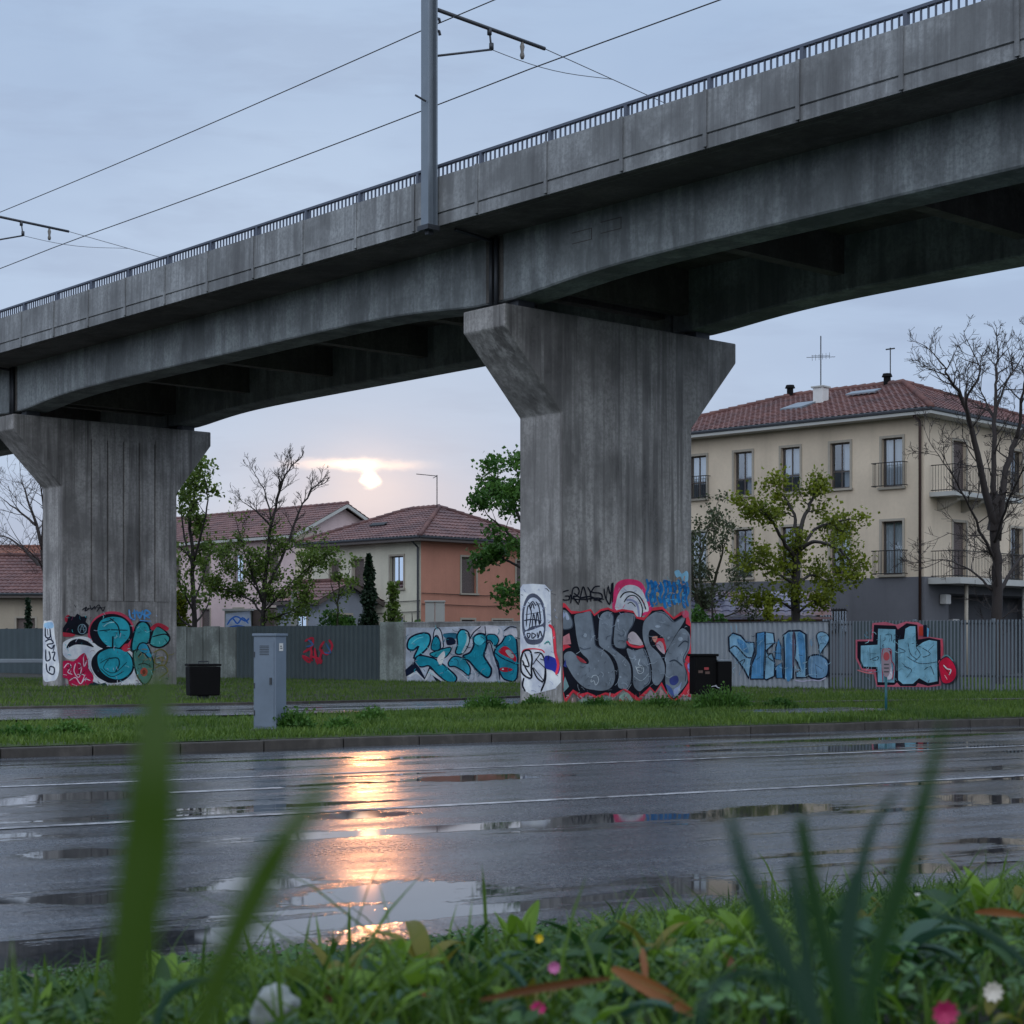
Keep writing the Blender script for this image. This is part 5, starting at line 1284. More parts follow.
for x, z in ((-.06, .68), (-.18, .62), (-.04, .60)):
    g = MB(); g.box(p+a0*x-b0*.204+Vector((0, 0, z)), a0*.09, b0*.002, (0, 0, .05)); g.build('sticker', redm if x > -.1 and z > .61 else plain('dull sticker', (.12, .07, .06), .6), bd)
G = Graf(b2, p+a0*.34-b0*.281, -b0, 660, 640, 10.24); G.name = 'white_scribble'
G.line('#b8bcc8', 6, [(525, 480), (560, 470), (590, 485), (620, 495)]); G.line('#b8bcc8', 4, [(555, 475), (575, 462), (585, 480)]); G.done()
p = onz(at(886, 714, 27.6))
sg = thing('marker_post', 'thin teal marker post with an oval pinkish plate in the grass at the right', 'post', p)
teal = plain('teal post paint', (.012, .10, .125), .5)
g = MB(); g.tube([p+Vector((0, 0, -.1)), p+Vector((0, 0, .62))], .022, 8); g.build('pole', teal, sg, smooth=True)
g = MB(); N_ = 18; pk = plain('faded pink plate', (.25, .19, .23), .5)
g.prism([p+Vector((.075*math.cos(2*math.pi*i/N_), -.03, .82+.24*math.sin(2*math.pi*i/N_))) for i in range(N_)], (0, .012, 0)); pl = g.build('plate', pk, sg)
g = MB(); g.prism([p+Vector((.05*math.cos(2*math.pi*i/N_), -.034, .92+.07*math.sin(2*math.pi*i/N_))) for i in range(N_)], (0, .003, 0)); g.build('emblem', redm, pl)
for z in (.66, .72, .78):
    g = MB(); g.box(p+Vector((-.04, -.034, z)), (.08, 0, 0), (0, .003, 0), (0, 0, .02)); g.build('lettering', M['darksteel'], pl)
gr = thing('guard_rail', 'low galvanised guard rail at the left edge in front of the dark fence', 'guard rail', Vector((-14, 52.5, GZ)))
g = MB(); g.box((-24, 52.5, .60), (13.6, 0, 0), (0, .05, 0), (0, 0, .13)); g.build('beam', M['steel'], gr, bevel=.02)
for i in range(6):
    g = MB(); g.cbox((-23+i*2.35+.03, 52.6, -.1), (1, 0, 0), (0, 1, 0), .09, .06, .7); g.build('post', M['steel'], gr)
# small painted kiosk and gate posts behind the fence
k = thing('transformer_kiosk', 'small grey kiosk with blue and white scribbles behind the pale panel fence', 'kiosk', Vector((-11.0, 66, GZ)))
p = at(240, 674, 66); p.z = 0
g = MB(); g.cbox(p, (1, 0, 0), (0, 1, 0), 1.0, 1.2, 2.45); g.build('body', M['panel'], k, bevel=.02); g = MB(); g.cbox(p+Vector((0, 0, 2.45)), (1, 0, 0), (0, 1, 0), 1.15, 1.35, .08); g.build('roof', M['cornice'], k)
g = MB(); g.cbox(p+Vector((.95, .2, 0)), (1, 0, 0), (0, 1, 0), .85, 1.0, 2.5); g.build('side_cabinet', M['shutter'], k, bevel=.02)
G = Graf(k, p+Vector((0, -.6, 0)), (0, -1, 0), 200, 430, 3.1)
G.poly('#98a4b8', [(80, 570), (155, 560), (160, 620), (78, 620)], False)
for P in ([(84, 604), (100, 584), (116, 600), (132, 582), (150, 600)], [(90, 592), (112, 578), (140, 592), (152, 584)], [(88, 612), (120, 607), (148, 613)]): G.line('#2f5fae', 5, P)
G.done()
for px in (294, 430, 440):
    p = at(px, 620, 64); p.z = 0
    g = MB(); g.cbox(p, (1, 0, 0), (0, 1, 0), .22 if px < 400 else .35, .22, 3.1 if px < 400 else 2.75)
    g.cbox(p+Vector((0, 0, 3.1 if px < 400 else 2.75)), (1, 0, 0), (0, 1, 0), .4, .3, .06)
    tag(g.build('gate_pillar', M['cornice'], base=p, bevel=.01), {294: 'thin white gate pillar behind the dark fence beside the bare tree', 430: 'left of two short whitewashed gate pillars in front of the orange house', 440: 'right of two short whitewashed gate pillars in front of the orange house'}[px], 'pillar')
# ================================================================== TREES
M['leaf_yellow'] = leafmat('yellow green leaves', (.08, .115, .008), (.22, .26, .02), .4, 1.0)
M['leaf_green'] = leafmat('green leaves', (.028, .095, .016), (.095, .21, .035), .35, 1.0)
M['leaf_mid'] = leafmat('small young leaves', (.065, .12, .020), (.16, .24, .04), .35, 1.4)
M['leaf_grey'] = leafmat('grey green leaves', (.04, .055, .028), (.085, .11, .05), .3, 1.4)
M['leaf_dark'] = leafmat('dark conifer needles', (.006, .020, .010), (.018, .045, .018), .1, 2.0)
def rot_off(d, ang, az):
    d = d.normalized(); a = d.orthogonal().normalized(); b = d.cross(a)
    return (d*math.cos(ang)+(a*math.cos(az)+b*math.sin(az))*math.sin(ang)).normalized()
def leaf(mb, p, s, rn):
    n = Vector((rn.gauss(0, 1), rn.gauss(0, 1), rn.gauss(.4, 1))).normalized(); a = n.orthogonal().normalized(); a = rot_off(a, 0, 0)
    th = rn.uniform(0, 6.28); b = n.cross(a); u = a*math.cos(th)+b*math.sin(th); v = n.cross(u)
    w_ = s*rn.uniform(.35, .5); f = n*s*.15
    mb.add([p, p+u*s*.5+v*w_+f, p+u*s, p+u*s*.5-v*w_+f], [(0, 1, 2, 3)])
def twig(tb, p, d, L, r, lv, mx, rn, tips, wig=.28, up=.12, nchild=(3, 5), ang=(.45, .95), sides=4, ratio=.58):
    n = max(3, 5-lv); pts = [Vector(p)]; q = Vector(p); dd = d.normalized()
    for i in range(n):
        dd = (dd+Vector((rn.gauss(0, wig), rn.gauss(0, wig), rn.gauss(up, wig)))*.55).normalized(); q = q+dd*L/n; pts.append(q)
    tb.tube(pts, [max(.006, r*(1-.72*i/n)) for i in range(n+1)], sides if lv < 2 else 3, cap=False)
    if lv >= mx:
        tips += [pts[-1], pts[-2], pts[len(pts)//2]]; return
    for c in range(rn.randint(*nchild)):
        t = rn.uniform(.25, 1.0); i = min(n-1, int(t*n)); pp = pts[i].lerp(pts[i+1], t*n-i); bd = (pts[i+1]-pts[i]).normalized()
        twig(tb, pp, rot_off(bd, rn.uniform(*ang), rn.uniform(0, 6.28)), L*ratio*rn.uniform(.7, 1.15), r*.5, lv+1, mx, rn, tips, wig, up, nchild, ang, sides, ratio)
    tips.append(pts[-1])
def tree(name, label, base, Yd, limbs, bark, leafm=None, seed=1, sub=(6, 1.6), mx=2, leaves=(5, .12, .22), nchild=(3, 5), up=.12, drop=0.0, start=.25, group=None, cat='tree', ratio=.58, bend=.4, keep=1.0, zmax=1e9, rk=1.0, wig=.28):
    """limbs: outlines of the real boughs as (px, py, depth offset) with end radii"""
    rn = random.Random(seed); p0 = onz(at(base[0], base[1], Yd))
    t = thing(name, label, cat, p0, group)
    tb, cb_, lf = MB(), MB(), MB(); tips = []
    for pts, r0, r1 in limbs:
        P = [at(x, y, Yd+dy) for x, y, dy in pts]
        if abs(pts[0][0]-base[0]) < 3 and pts[0][1] >= base[1]-2: P[0].z = -.3
        # smooth
        Q = []
        for i in range(len(P)-1):
            a, b, c, d = P[max(i-1, 0)], P[i], P[i+1], P[min(i+2, len(P)-1)]
            for j in range(4):
                u = j/4; Q.append(.5*((2*b)+(c-a)*u+(2*a-5*b+4*c-d)*u*u+(3*b-a-3*c+d)*u**3)+Vector((rn.gauss(0, .02), rn.gauss(0, .02), 0))*(1 if Q else 0))
        Q.append(P[-1]); m = len(Q)-1
        tb.tube(Q, [rk*(r0+(r1-r0)*(i/m)**.8) for i in range(m+1)], 8)
        Ltot = sum((Q[i+1]-Q[i]).length for i in range(m)); k = max(2, int(sub[0]*max(.5, Ltot/3)))
        for c in range(k):
            tt = start+(1-start)*(c+rn.random())/k; i = min(m-1, int(tt*m)); pp = Q[i].lerp(Q[i+1], min(1, tt*m-i)); bd = (Q[i+1]-Q[i]).normalized()
            rr = (r0+(r1-r0)*tt**.8)
            twig(cb_, pp, rot_off(bd, rn.uniform(.5, 1.15), rn.uniform(0, 6.28)), sub[1]*rn.uniform(.55, 1.2)*(1.15-.5*tt), min(rr*.55, .045 if wig > .2 else .026), 0, mx, rn, tips, wig=wig, up=up, nchild=nchild, ratio=ratio)
        twig(cb_, Q[-1], (Q[-1]-Q[-2]), sub[1]*.7, r1, 0, mx, rn, tips, wig=wig, up=up, nchild=nchild, ratio=ratio)
    if leafm: tb.add(cb_.v, cb_.f); tb.build('trunk', bark, t, smooth=True)
    else: tb.build('trunk', bark, t, smooth=True); cb_.build('crown', bark, t)
    if leafm:
        for tp in tips:
            if rn.random() > keep or tp.z > zmax+rn.gauss(0, .5): continue
            for _ in range(leaves[0]):
                p = tp+Vector((rn.gauss(0, leaves[2]), rn.gauss(0, leaves[2]), rn.gauss(-drop, leaves[2]*.8))); leaf(lf, p, leaves[1]*rn.uniform(.6, 1.3), rn)
        lf.build('crown', leafm, t)
    return t
# big bare tree at the right
tree('bare_tree', 'large leafless dark tree in front of the cream building at the right edge', (997, 690), 50, [
    ([(997, 690, 0), (997, 620, 0), (996, 560, 0), (994, 530, 0)], .34, .24),
    ([(994, 530, 0), (984, 480, -.3), (972, 430, -.6), (960, 396, -.9), (950, 380, -1.2), (944, 366, -1.4)], .24, .03),
    ([(995, 535, 0), (994, 470, .3), (995, 410, .6), (996, 378, .8), (998, 356, 1.0)], .20, .03),
    ([(997, 540, 0), (1004, 480, .3), (1016, 440, .6), (1036, 418, .9), (1062, 400, 1.2)], .24, .06),
    ([(972, 430, -.6), (966, 400, -1.2), (980, 374, -1.6), (975, 356, -1.8)], .10, .02),
    ([(1016, 440, .6), (1022, 400, .2), (1028, 370, -.2), (1032, 352, -.5)], .12, .02),
    ([(995, 560, 0), (975, 520, -.8), (955, 480, -1.5), (935, 450, -2)], .10, .015),
    ([(996, 600, 0), (1012, 570, .8), (1030, 550, 1.4), (1050, 535, 2)], .13, .03),
    ([(994, 545, 0), (1005, 510, -1), (1020, 475, -2), (1040, 440, -3)], .10, .02),
    ([(992, 590, 0), (970, 570, .6), (945, 560, 1.1), (925, 562, 1.5)], .08, .012),
    ([(995, 410, .6), (1008, 380, 1.2), (1020, 362, 1.6), (1030, 345, 2)], .08, .015),
    ([(996, 430, .6), (985, 400, 1.2), (972, 372, 1.8)], .07, .015)],
    M['barkgrey'], seed=11, sub=(8, 1.15), mx=3, nchild=(2, 4), up=.12, start=.2, ratio=.6, rk=.55, wig=.16)
# yellow green tree
tree('young_tree', 'yellow-green leafy tree in front of the cream building', (795, 690), 54.5, [
    ([(795, 690, 0), (795, 620, 0), (796, 575, 0), (797, 548, 0)], .17, .12),
    ([(797, 550, 0), (803, 520, .3), (812, 500, .6), (818, 490, .8)], .09, .03),
    ([(797, 552, 0), (812, 542, -.4), (830, 545, -.8), (848, 558, -1.2), (854, 572, -1.5)], .08, .02),
    ([(796, 560, 0), (783, 540, -.6), (772, 522, -1), (762, 510, -1.4), (750, 505, -1.6)], .08, .02),
    ([(797, 548, 0), (795, 520, .6), (786, 500, 1.0), (776, 488, 1.2)], .08, .02),
    ([(797, 555, 0), (815, 530, 1.0), (835, 522, 1.6), (850, 519, 2.0)], .07, .02),
    ([(795, 585, 0), (780, 575, -.8), (764, 565, -1.4), (750, 560, -1.8)], .06, .02),
    ([(796, 585, 0), (812, 575, .9), (825, 580, 1.5)], .06, .015),
    ([(795, 610, 0), (775, 600, -.6), (755, 598, -1.0)], .05, .015),
    ([(795, 615, 0), (808, 605, -.4), (818, 600, -.8)], .05, .015)],
    M['bark'], M['leaf_yellow'], seed=5, sub=(7, .62), mx=1, leaves=(9, .125, .17), nchild=(3, 4), drop=.03, start=.35)
# bare tree with young leaves behind the cabinet
tree('budding_tree', 'mostly bare dark tree with small green leaves low down beside the grey cabinet', (264, 676), 62.5, [
    ([(264, 676, 0), (263, 620, 0), (266, 570, 0), (270, 530, 0), (277, 500, 0), (285, 475, 0), (296, 462, 0)], .17, .03),
    ([(270, 525, 0), (255, 510, -.4), (243, 502, -.8)], .07, .015),
    ([(271, 520, 0), (266, 495, .5), (258, 480, .9), (250, 465, 1.2)], .06, .012),
    ([(277, 500, 0), (282, 480, -.5), (284, 462, -1)], .06, .012),
    ([(266, 590, 0), (285, 550, .5), (300, 510, .8), (312, 490, 1), (321, 482, 1.2)], .10, .025),
    ([(264, 605, 0), (252, 575, -.6), (243, 545, -1), (236, 520, -1.2)], .07, .015),
    ([(264, 615, 0), (250, 600, .6), (232, 592, 1), (218, 588, 1.2)], .07, .03),
    ([(264, 612, 0), (285, 590, -.6), (305, 570, -1), (322, 560, -1.2)], .07, .015),
    ([(264, 600, 0), (240, 570, .8), (226, 560, 1.3)], .06, .012),
    ([(266, 620, 0), (290, 612, -.6), (305, 600, -1)], .06, .015),
    ([(285, 550, .5), (300, 545, 1.2), (315, 542, 1.8)], .05, .012)],
    M['bark'], M['leaf_mid'], seed=21, sub=(11, .68), mx=2, leaves=(4, .11, .15), nchild=(3, 4), up=.2, start=.15, keep=.75, zmax=5.0, rk=.65, wig=.17)
# slim tree right of the left pier
tree('slim_tree', 'slim upright tree with sparse green leaves beside the left pier', (194, 676), 66, [
    ([(194, 676, 0), (194, 620, 0), (193, 560, 0), (190, 520, 0), (196, 490, 0), (200, 470, 0)], .13, .025),
    ([(193, 570, 0), (186, 545, .5), (181, 515, .8), (184, 490, 1)], .06, .015),
    ([(194, 560, 0), (202, 530, -.4), (208, 500, -.7), (203, 475, -1)], .06, .015),
    ([(194, 600, 0), (204, 575, .5), (208, 555, .8)], .05, .015), ([(194, 612, 0), (182, 590, -.5), (176, 570, -.9)], .05, .015),
    ([(194, 625, 0), (206, 608, .5), (210, 596, .9)], .05, .015), ([(194, 628, 0), (182, 620, .5), (176, 606, .9)], .05, .015)],
    M['bark'], M['leaf_mid'], seed=31, sub=(5, .75), mx=1, leaves=(7, .15, .16), nchild=(2, 4), start=.3)
# green tree half hidden by the middle pier
tree('leafy_tree', 'green leafy tree showing left of the middle pier in front of the orange house', (545, 676), 58, [
    ([(545, 676, 0), (544, 620, 0), (542, 580, 0), (540, 560, 0)], .2, .15),
    ([(541, 565, 0), (530, 535, .4), (515, 510, .8), (505, 490, 1.2), (496, 478, 1.4)], .1, .02),
    ([(541, 570, 0), (525, 550, -.5), (505, 530, -.9), (488, 516, -1.2)], .09, .02),
    ([(541, 575, 0), (522, 568, .6), (505, 560, 1), (488, 562, 1.4)], .08, .02),
    ([(541, 560, 0), (545, 520, .3), (548, 485, .5)], .1, .02), ([(541, 565, 0), (560, 530, -.3), (575, 500, -.5)], .1, .02),
    ([(542, 590, 0), (528, 588, -.6), (514, 592, -1)], .06, .015), ([(530, 535, .4), (520, 500, -.5), (518, 478, -1)], .07, .02)],
    M['bark'], M['leaf_green'], seed=41, sub=(6, .9), mx=1, leaves=(12, .16, .18), nchild=(3, 4), start=.4)
# sparse grey green tree right of the pier
tree('sparse_tree', 'sparse grey-green tree close to the right side of the middle pier', (708, 680), 57, [
    ([(708, 680, 0), (706, 640, 0), (704, 610, 0)], .12, .08),
    ([(705, 612, 0), (700, 575, .4), (703, 545, .6), (712, 520, .8)], .07, .02),
    ([(705, 615, 0), (715, 580, -.4), (722, 555, -.8), (722, 535, -1)], .07, .02),
    ([(705, 615, 0), (718, 600, .6), (735, 585, 1)], .06, .015), ([(704, 615, 0), (694, 590, -.4), (690, 560, -.6)], .06, .015),
    ([(706, 630, 0), (722, 618, -.5), (738, 612, -.9)], .05, .015), ([(706, 630, 0), (694, 618, .5), (688, 606, .8)], .05, .015)],
    M['barkgreen'], M['leaf_grey'], seed=51, sub=(7, .9), mx=2, leaves=(3, .11, .13), nchild=(2, 4), start=.25, keep=.8)
# bare tree behind the left pier
tree('winter_tree', 'leafless fine branched tree behind the left pier', (52, 672), 84, [
    ([(52, 672, 0), (50, 620, 0), (47, 580, 0), (44, 550, 0)], .26, .18),
    ([(45, 555, 0), (36, 525, .5), (28, 500, .9), (22, 482, 1.2)], .12, .02), ([(45, 550, 0), (44, 510, -.5), (40, 482, -1)], .12, .02),
    ([(47, 575, 0), (30, 555, .8), (12, 540, 1.4), (0, 535, 2)], .11, .02), ([(44, 550, 0), (58, 520, 0), (70, 490, .5)], .11, .02),
    ([(36, 525, .5), (20, 512, 1), (4, 500, 1.4)], .08, .02), ([(47, 580, 0), (38, 560, -1), (22, 545, -1.6)], .08, .02), ([(50, 600, 0), (36, 592, .6), (18, 590, 1)], .07, .015)],
    M['barkgrey'], seed=61, wig=.18, sub=(6, 2.2), mx=3, nchild=(2, 3), start=.2, ratio=.6)
# small trees and shrubs behind the fences
def shrub(name, label, px, py0, py1, wpx, Yd, m, n, size, seed, shape='round', cat='shrub'):
    rn = random.Random(seed); b = onz(at(px, py0, Yd)); zb = b.z; top = at(px, py1, Yd).z; H = top-zb; Rw = wpx/2/FPX*Yd
    t = thing(name, label, cat, b); g = MB(); s = MB()
    s.tube([b-Vector((0, 0, .1)), b+Vector((.03, 0, H*.5)), b+Vector((0, .02, H*.93))], [Rw*.08+.02, Rw*.05+.015, .01], 6)
    bl = [(rn.uniform(-.55, .55), rn.uniform(-.55, .55), rn.uniform(.15, .85), rn.uniform(.35, .6)) for _ in range(9)]
    for i in range(n):
        if shape == 'cone':
            h = rn.random()**1.25; rr = (1-h)**.62*(.75+.25*math.sin(h*31+rn.uniform(-.4, .4)))*(.78 if h < .08 else 1); th = rn.uniform(0, 6.28); q = rn.random()**.35*rr
            p = b+Vector((math.cos(th)*q*Rw, math.sin(th)*q*Rw, h*H))
        elif shape == 'column':
            h = rn.random(); rr = (1-abs(h-.45)**2.2*1.6)*(.8+.2*math.sin(h*17+px)); th = rn.uniform(0, 6.28); q = rn.random()**.4*max(.15, rr)
            p = b+Vector((math.cos(th)*q*Rw, math.sin(th)*q*Rw, h*H))
        else:
            c = bl[i % 9]; d = Vector((rn.gauss(0, 1), rn.gauss(0, 1), rn.gauss(0, 1))).normalized()*rn.random()**.4*c[3]
            p = b+Vector(((c[0]+d.x)*Rw, (c[1]+d.y)*Rw, max(.05, (c[2]+d.z*.5))*H*.85))
        leaf(g, p, size*rn.uniform(.6, 1.4), rn)
        if i % 60 == 0: s.tube([b+Vector((0, 0, (p.z-b.z)*.4)), p], [.02, .006], 3, cap=False)
    s.build('stem', M['bark'], t); g.build('foliage', m, t)
    return t
shrub('conifer', 'dark green cone shaped conifer behind the dark fence', 369, 676, 556, 30, 66, M['leaf_dark'], 5200, .13, 3, 'cone', 'conifer')
shrub('conifer', 'tiny dark conifer in front of the low stone house at the left edge', 28, 676, 599, 11, 72, M['leaf_dark'], 1500, .12, 4, 'cone', 'conifer')
shrub('bush', 'rounded green bush left of the dark conifer', 338, 676, 603, 40, 64, M['leaf_green'], 3600, .13, 5)
shrub('bush', 'low green bush right of the narrow shrub by the cream house wall', 412, 676, 608, 42, 63, M['leaf_green'], 3000, .13, 6)
shrub('narrow_shrub', 'narrow pale green shrub against the cream house wall', 393, 676, 582, 17, 65, M['leaf_mid'], 1300, .14, 7, 'column')
shrub('narrow_shrub', 'short yellow-green columnar shrub beside the wooden shed', 768, 682, 598, 11, 52.5, M['leaf_yellow'], 1400, .09, 8, 'column')
shrub('hedge_bush', 'dense dark green bush behind the fence right of the middle pier', 712, 682, 588, 56, 54.5, M['leaf_green'], 4200, .11, 9)
shrub('hedge_bush', 'green bush below the yellow-green tree beside its trunk', 792, 682, 606, 44, 53.5, M['leaf_yellow'], 2400, .11, 10)
shrub('yellow_bush', 'yellow-green bush beside the left pier over the pale panel fence', 180, 676, 592, 22, 67, M['leaf_yellow'], 1500, .14, 12, 'column')
tree('small_tree', 'small thin tree with pale leaves between the bare tree and the cream house', (338, 676), 63.5, [
    ([(338, 676, 0), (337, 620, 0), (339, 590, 0), (336, 570, 0)], .05, .015), ([(338, 600, 0), (346, 580, .3), (350, 566, .4)], .03, .01), ([(338, 605, 0), (332, 588, -.3), (330, 574, -.4)], .03, .01), ([(338, 595, 0), (344, 592, -.3), (352, 588, -.4)], .02, .01)],
    M['barkgreen'], M['leaf_mid'], seed=71, sub=(5, .5), mx=1, leaves=(4, .12, .10), nchild=(2, 3))
# weeds at the foot of piers, cabinet and bins
def weed(px, py, Yd, wpx, hpx, seed, label, m='leaf_green', n=420):
    rn = random.Random(seed); b = onz(at(px, py, Yd)); Rw = wpx/2/FPX*Yd; H = hpx/FPX*Yd; g = MB()
    for i in range(n):
        th = rn.uniform(0, 6.28); q = rn.random()**.6; base = b+Vector((math.cos(th)*q*Rw, math.sin(th)*q*Rw*.7, -.02)); hh = H*(1-q*q*.7)*rn.uniform(.5, 1.1)
        lean = Vector((math.cos(th)*q*.4+rn.gauss(0, .2), math.sin(th)*q*.4+rn.gauss(0, .2), 1)).normalized()
        side = rot_off(lean, math.pi/2, rn.uniform(0, 6.28))*rn.uniform(.006, .014)
        mid = base+lean*hh*.6; tip = base+lean*hh+Vector((lean.x, lean.y, 0))*hh*.4
        g.add([base-side, base+side, mid+side*1.2, mid-side*1.2, tip], [(0, 1, 2, 3), (3, 2, 4)])
        if i % 2 == 0: leaf(g, mid, .07*rn.uniform(.6, 1.4), rn); leaf(g, tip, .05, rn)
    tag(g.build('weed_clump', M[m], base=b), label, 'weeds', 'weed clumps in the verge')
weed(292, 731, 21.9, 40, 26, 1, 'dark weed clump at the right foot of the grey cabinet')
weed(340, 733, 21.8, 36, 14, 14, 'low weed tuft on the kerb edge between cabinet and middle pier')
weed(372, 716, 24.5, 24, 18, 2, 'small weed tuft at the edge of the wet lane')
weed(486, 707, 29.5, 40, 22, 3, 'weed clump left of the middle pier beside the wet lane')
weed(598, 711, 31.2, 30, 12, 5, 'short weeds at the middle of the pier foot below the silver letters')
weed(660, 711, 31.2, 40, 14, 6, 'short weeds at the right half of the middle pier foot')
weed(722, 712, 30.2, 58, 26, 7, 'broad weed clump under the black double box')
weed(780, 707, 30.6, 30, 12, 8, 'thin weeds beside the paved patch')
weed(70, 740, 20.6, 40, 18, 9, 'weed clump near the kerb at the left')
weed(22, 742, 20.2, 50, 16, 10, 'low weeds on the kerb at the left edge')
weed(536, 708, 32.0, 26, 14, 12, 'short weeds at the left corner of the middle pier')

# ================================================================== GRASS
def blades(name, N, sampler, m, hfun, wfun, segs=2, seed=0, lean=.35, smooth=False):
    rn = random.Random(seed); g = MB(); V = g.v; F = g.f; n = 0
    while n < N:
        s = sampler(rn)
        if s is None: continue
        x, y, z = s; h = hfun(rn, x, y); w_ = wfun(rn, x, y); th = rn.uniform(0, 6.28); c, sn = math.cos(th)*w_, math.sin(th)*w_
        la = rn.uniform(0, 6.28); l = rn.random()*lean*h; lx, ly = math.cos(la)*l, math.sin(la)*l; b = len(V)
        for k in range(segs):
            t = k/segs; q = t*t; ww = 1-.35*t
            V.append((x+lx*q-c*ww, y+ly*q-sn*ww, z+h*t*(1-.15*lean*t))); V.append((x+lx*q+c*ww, y+ly*q+sn*ww, z+h*t*(1-.15*lean*t)))
        V.append((x+lx, y+ly, z+h*(1-.15*lean)))
        for k in range(segs-1): F.append((b+2*k, b+2*k+1, b+2*k+3, b+2*k+2))
        F.append((b+2*segs-2, b+2*segs-1, b+2*segs)); n += 1
    o = g.build(name, m); o['kind'] = 'stuff'; tag(o, None, 'grass')
    return o
M['grass'] = leafmat('verge grass', (.045, .105, .014), (.135, .215, .035), .3, .55)
M['grass_near'] = leafmat('bank grass', (.012, .050, .005), (.12, .215, .025), .35, 2.5)
def samp_near(rn):
    r = rn.uniform(-22, 26); n = N1+.18+rn.random()**1.3*9.5
    p = RD(r, n, 0)
    if abs(p.x) > .36*p.y+1 or not free(p.x, p.y): return None
    if noise.noise(Vector((p.x*.5, p.y*.5, 2))) < -.1 and rn.random() < .35: return None
    return p.x, p.y, hz(p.x, p.y)-.01
o = blades('verge_grass', 62000, samp_near, M['grass'], lambda r, x, y: r.uniform(.035, .10)*(1.25+.9*noise.noise(Vector((x*.8, y*.8, 0)))), lambda r, x, y: r.uniform(.005, .010), 2, 1, .7)
tag(o, 'short green grass on the verge beyond the kerb')
def samp_far(rn):
    y = 26+rn.random()**.8*34; x = rn.uniform(-.37, .37)*y
    n = x*RN.x+y*RN.y
    if n < N1+7 or not free(x, y): return None
    return x, y, hz(x, y)-.01
o = blades('far_grass', 95000, samp_far, M['grass'], lambda r, x, y: r.uniform(.06, .15), lambda r, x, y: r.uniform(.010, .020), 1, 2, .7)
tag(o, 'green grass in front of the fences and piers')
def samp_bank(rn):
    n = N0-.14-(rn.random()**.85)*4.6; r = rn.uniform(-2.2, 7.5)
    p = RD(r, n, 0)
    if p.y < 1.5 or abs(p.x) > .335*p.y+.25: return None
    return p.x, p.y, bank(n, r)-.01
def hb_(r, x, y):
    if x < .3 and y > 4.2: return r.uniform(.03, .075)
    k = 1.0+.7*noise.noise(Vector((x*2.3, y*2.3, 5))); return r.uniform(.045, .13)*k*(1.8 if r.random() < .05 else 1)
o = blades('bank_grass', 26000, samp_bank, M['grass_near'], hb_, lambda r, x, y: r.uniform(.0016, .0046), 4, 3, 1.1)
tag(o, 'wet green grass on the near bank in the foreground')
# ground cover leaves on the bank (clover and small herbs)
M['clover'] = leafmat('clover leaves', (.010, .050, .012), (.075, .175, .040), .3, 3.0, .4)
rn = random.Random(9); g = MB(); k = 0
while k < 6500:
    s = samp_bank(rn)
    if s is None: continue
    x, y, z = s; k += 1
    if noise.noise(Vector((x*1.5, y*1.5, 9))) < -.15 and rn.random() < .6: continue
    hh = rn.uniform(.015, .085); r = rn.uniform(.008, .020); c = Vector((x, y, z+hh)); a0 = rn.uniform(0, 6.28); tl = Vector((rn.gauss(0, .35), rn.gauss(0, .35), 1)).normalized()
    u = tl.orthogonal().normalized(); v = tl.cross(u)
    for j in range(3):
        a = a0+j*2.094; d = u*math.cos(a)+v*math.sin(a); e = tl.cross(d)
        g.add([c, c+d*r*.7+e*r*.62+tl*.002, c+d*r*1.5+e*r*.4, c+d*r*1.4, c+d*r*1.5-e*r*.4, c+d*r*.7-e*r*.62+tl*.002], [(0, 1, 2, 3), (0, 3, 4, 5)])
o = g.build('ground_cover', M['clover']); o['kind'] = 'stuff'; tag(o, 'clover and small herbs between the grass of the near bank', 'ground cover')
BROAD = True
# broad leaved plants standing out of the bank
def bl_leaf(g, base, d, L, wd, droop, up0=.8, n=7, lobes=0.0, cup=.25):
    """one long leaf with midrib fold; returns nothing"""
    d = Vector((d[0], d[1], 0)).normalized(); side = Vector((-d.y, d.x, 0)); pts = []
    p = Vector(base); el = up0
    for i in range(n+1):
        t = i/n; w_ = wd*math.sin(math.pi*min(1, t*.92+.06))**.75*(1+lobes*math.sin(t*22)); pts.append((p.copy(), w_, el))
        el -= droop/n; p = p+(d*math.cos(el)+Vector((0, 0, 1))*math.sin(el))*L/n
    b = len(g.v)
    for p, w_, el in pts:
        nn2 = (Vector((0, 0, 1))*math.cos(el)-d*math.sin(el))
        g.v += [tuple(p-side*w_/2+nn2*w_*cup), tuple(p), tuple(p+side*w_/2+nn2*w_*cup)]
    for i in range(n):
        a = b+3*i; g.f += [(a, a+1, a+4, a+3), (a+1, a+2, a+5, a+4)]
def on_bank(px, Yd):
    x = (px-512)/FPX*Yd; n = x*RN.x+Yd*RN.y; r = x*RR.x+Yd*RR.y
    return Vector((x, Yd, bank(n, r)-.005))
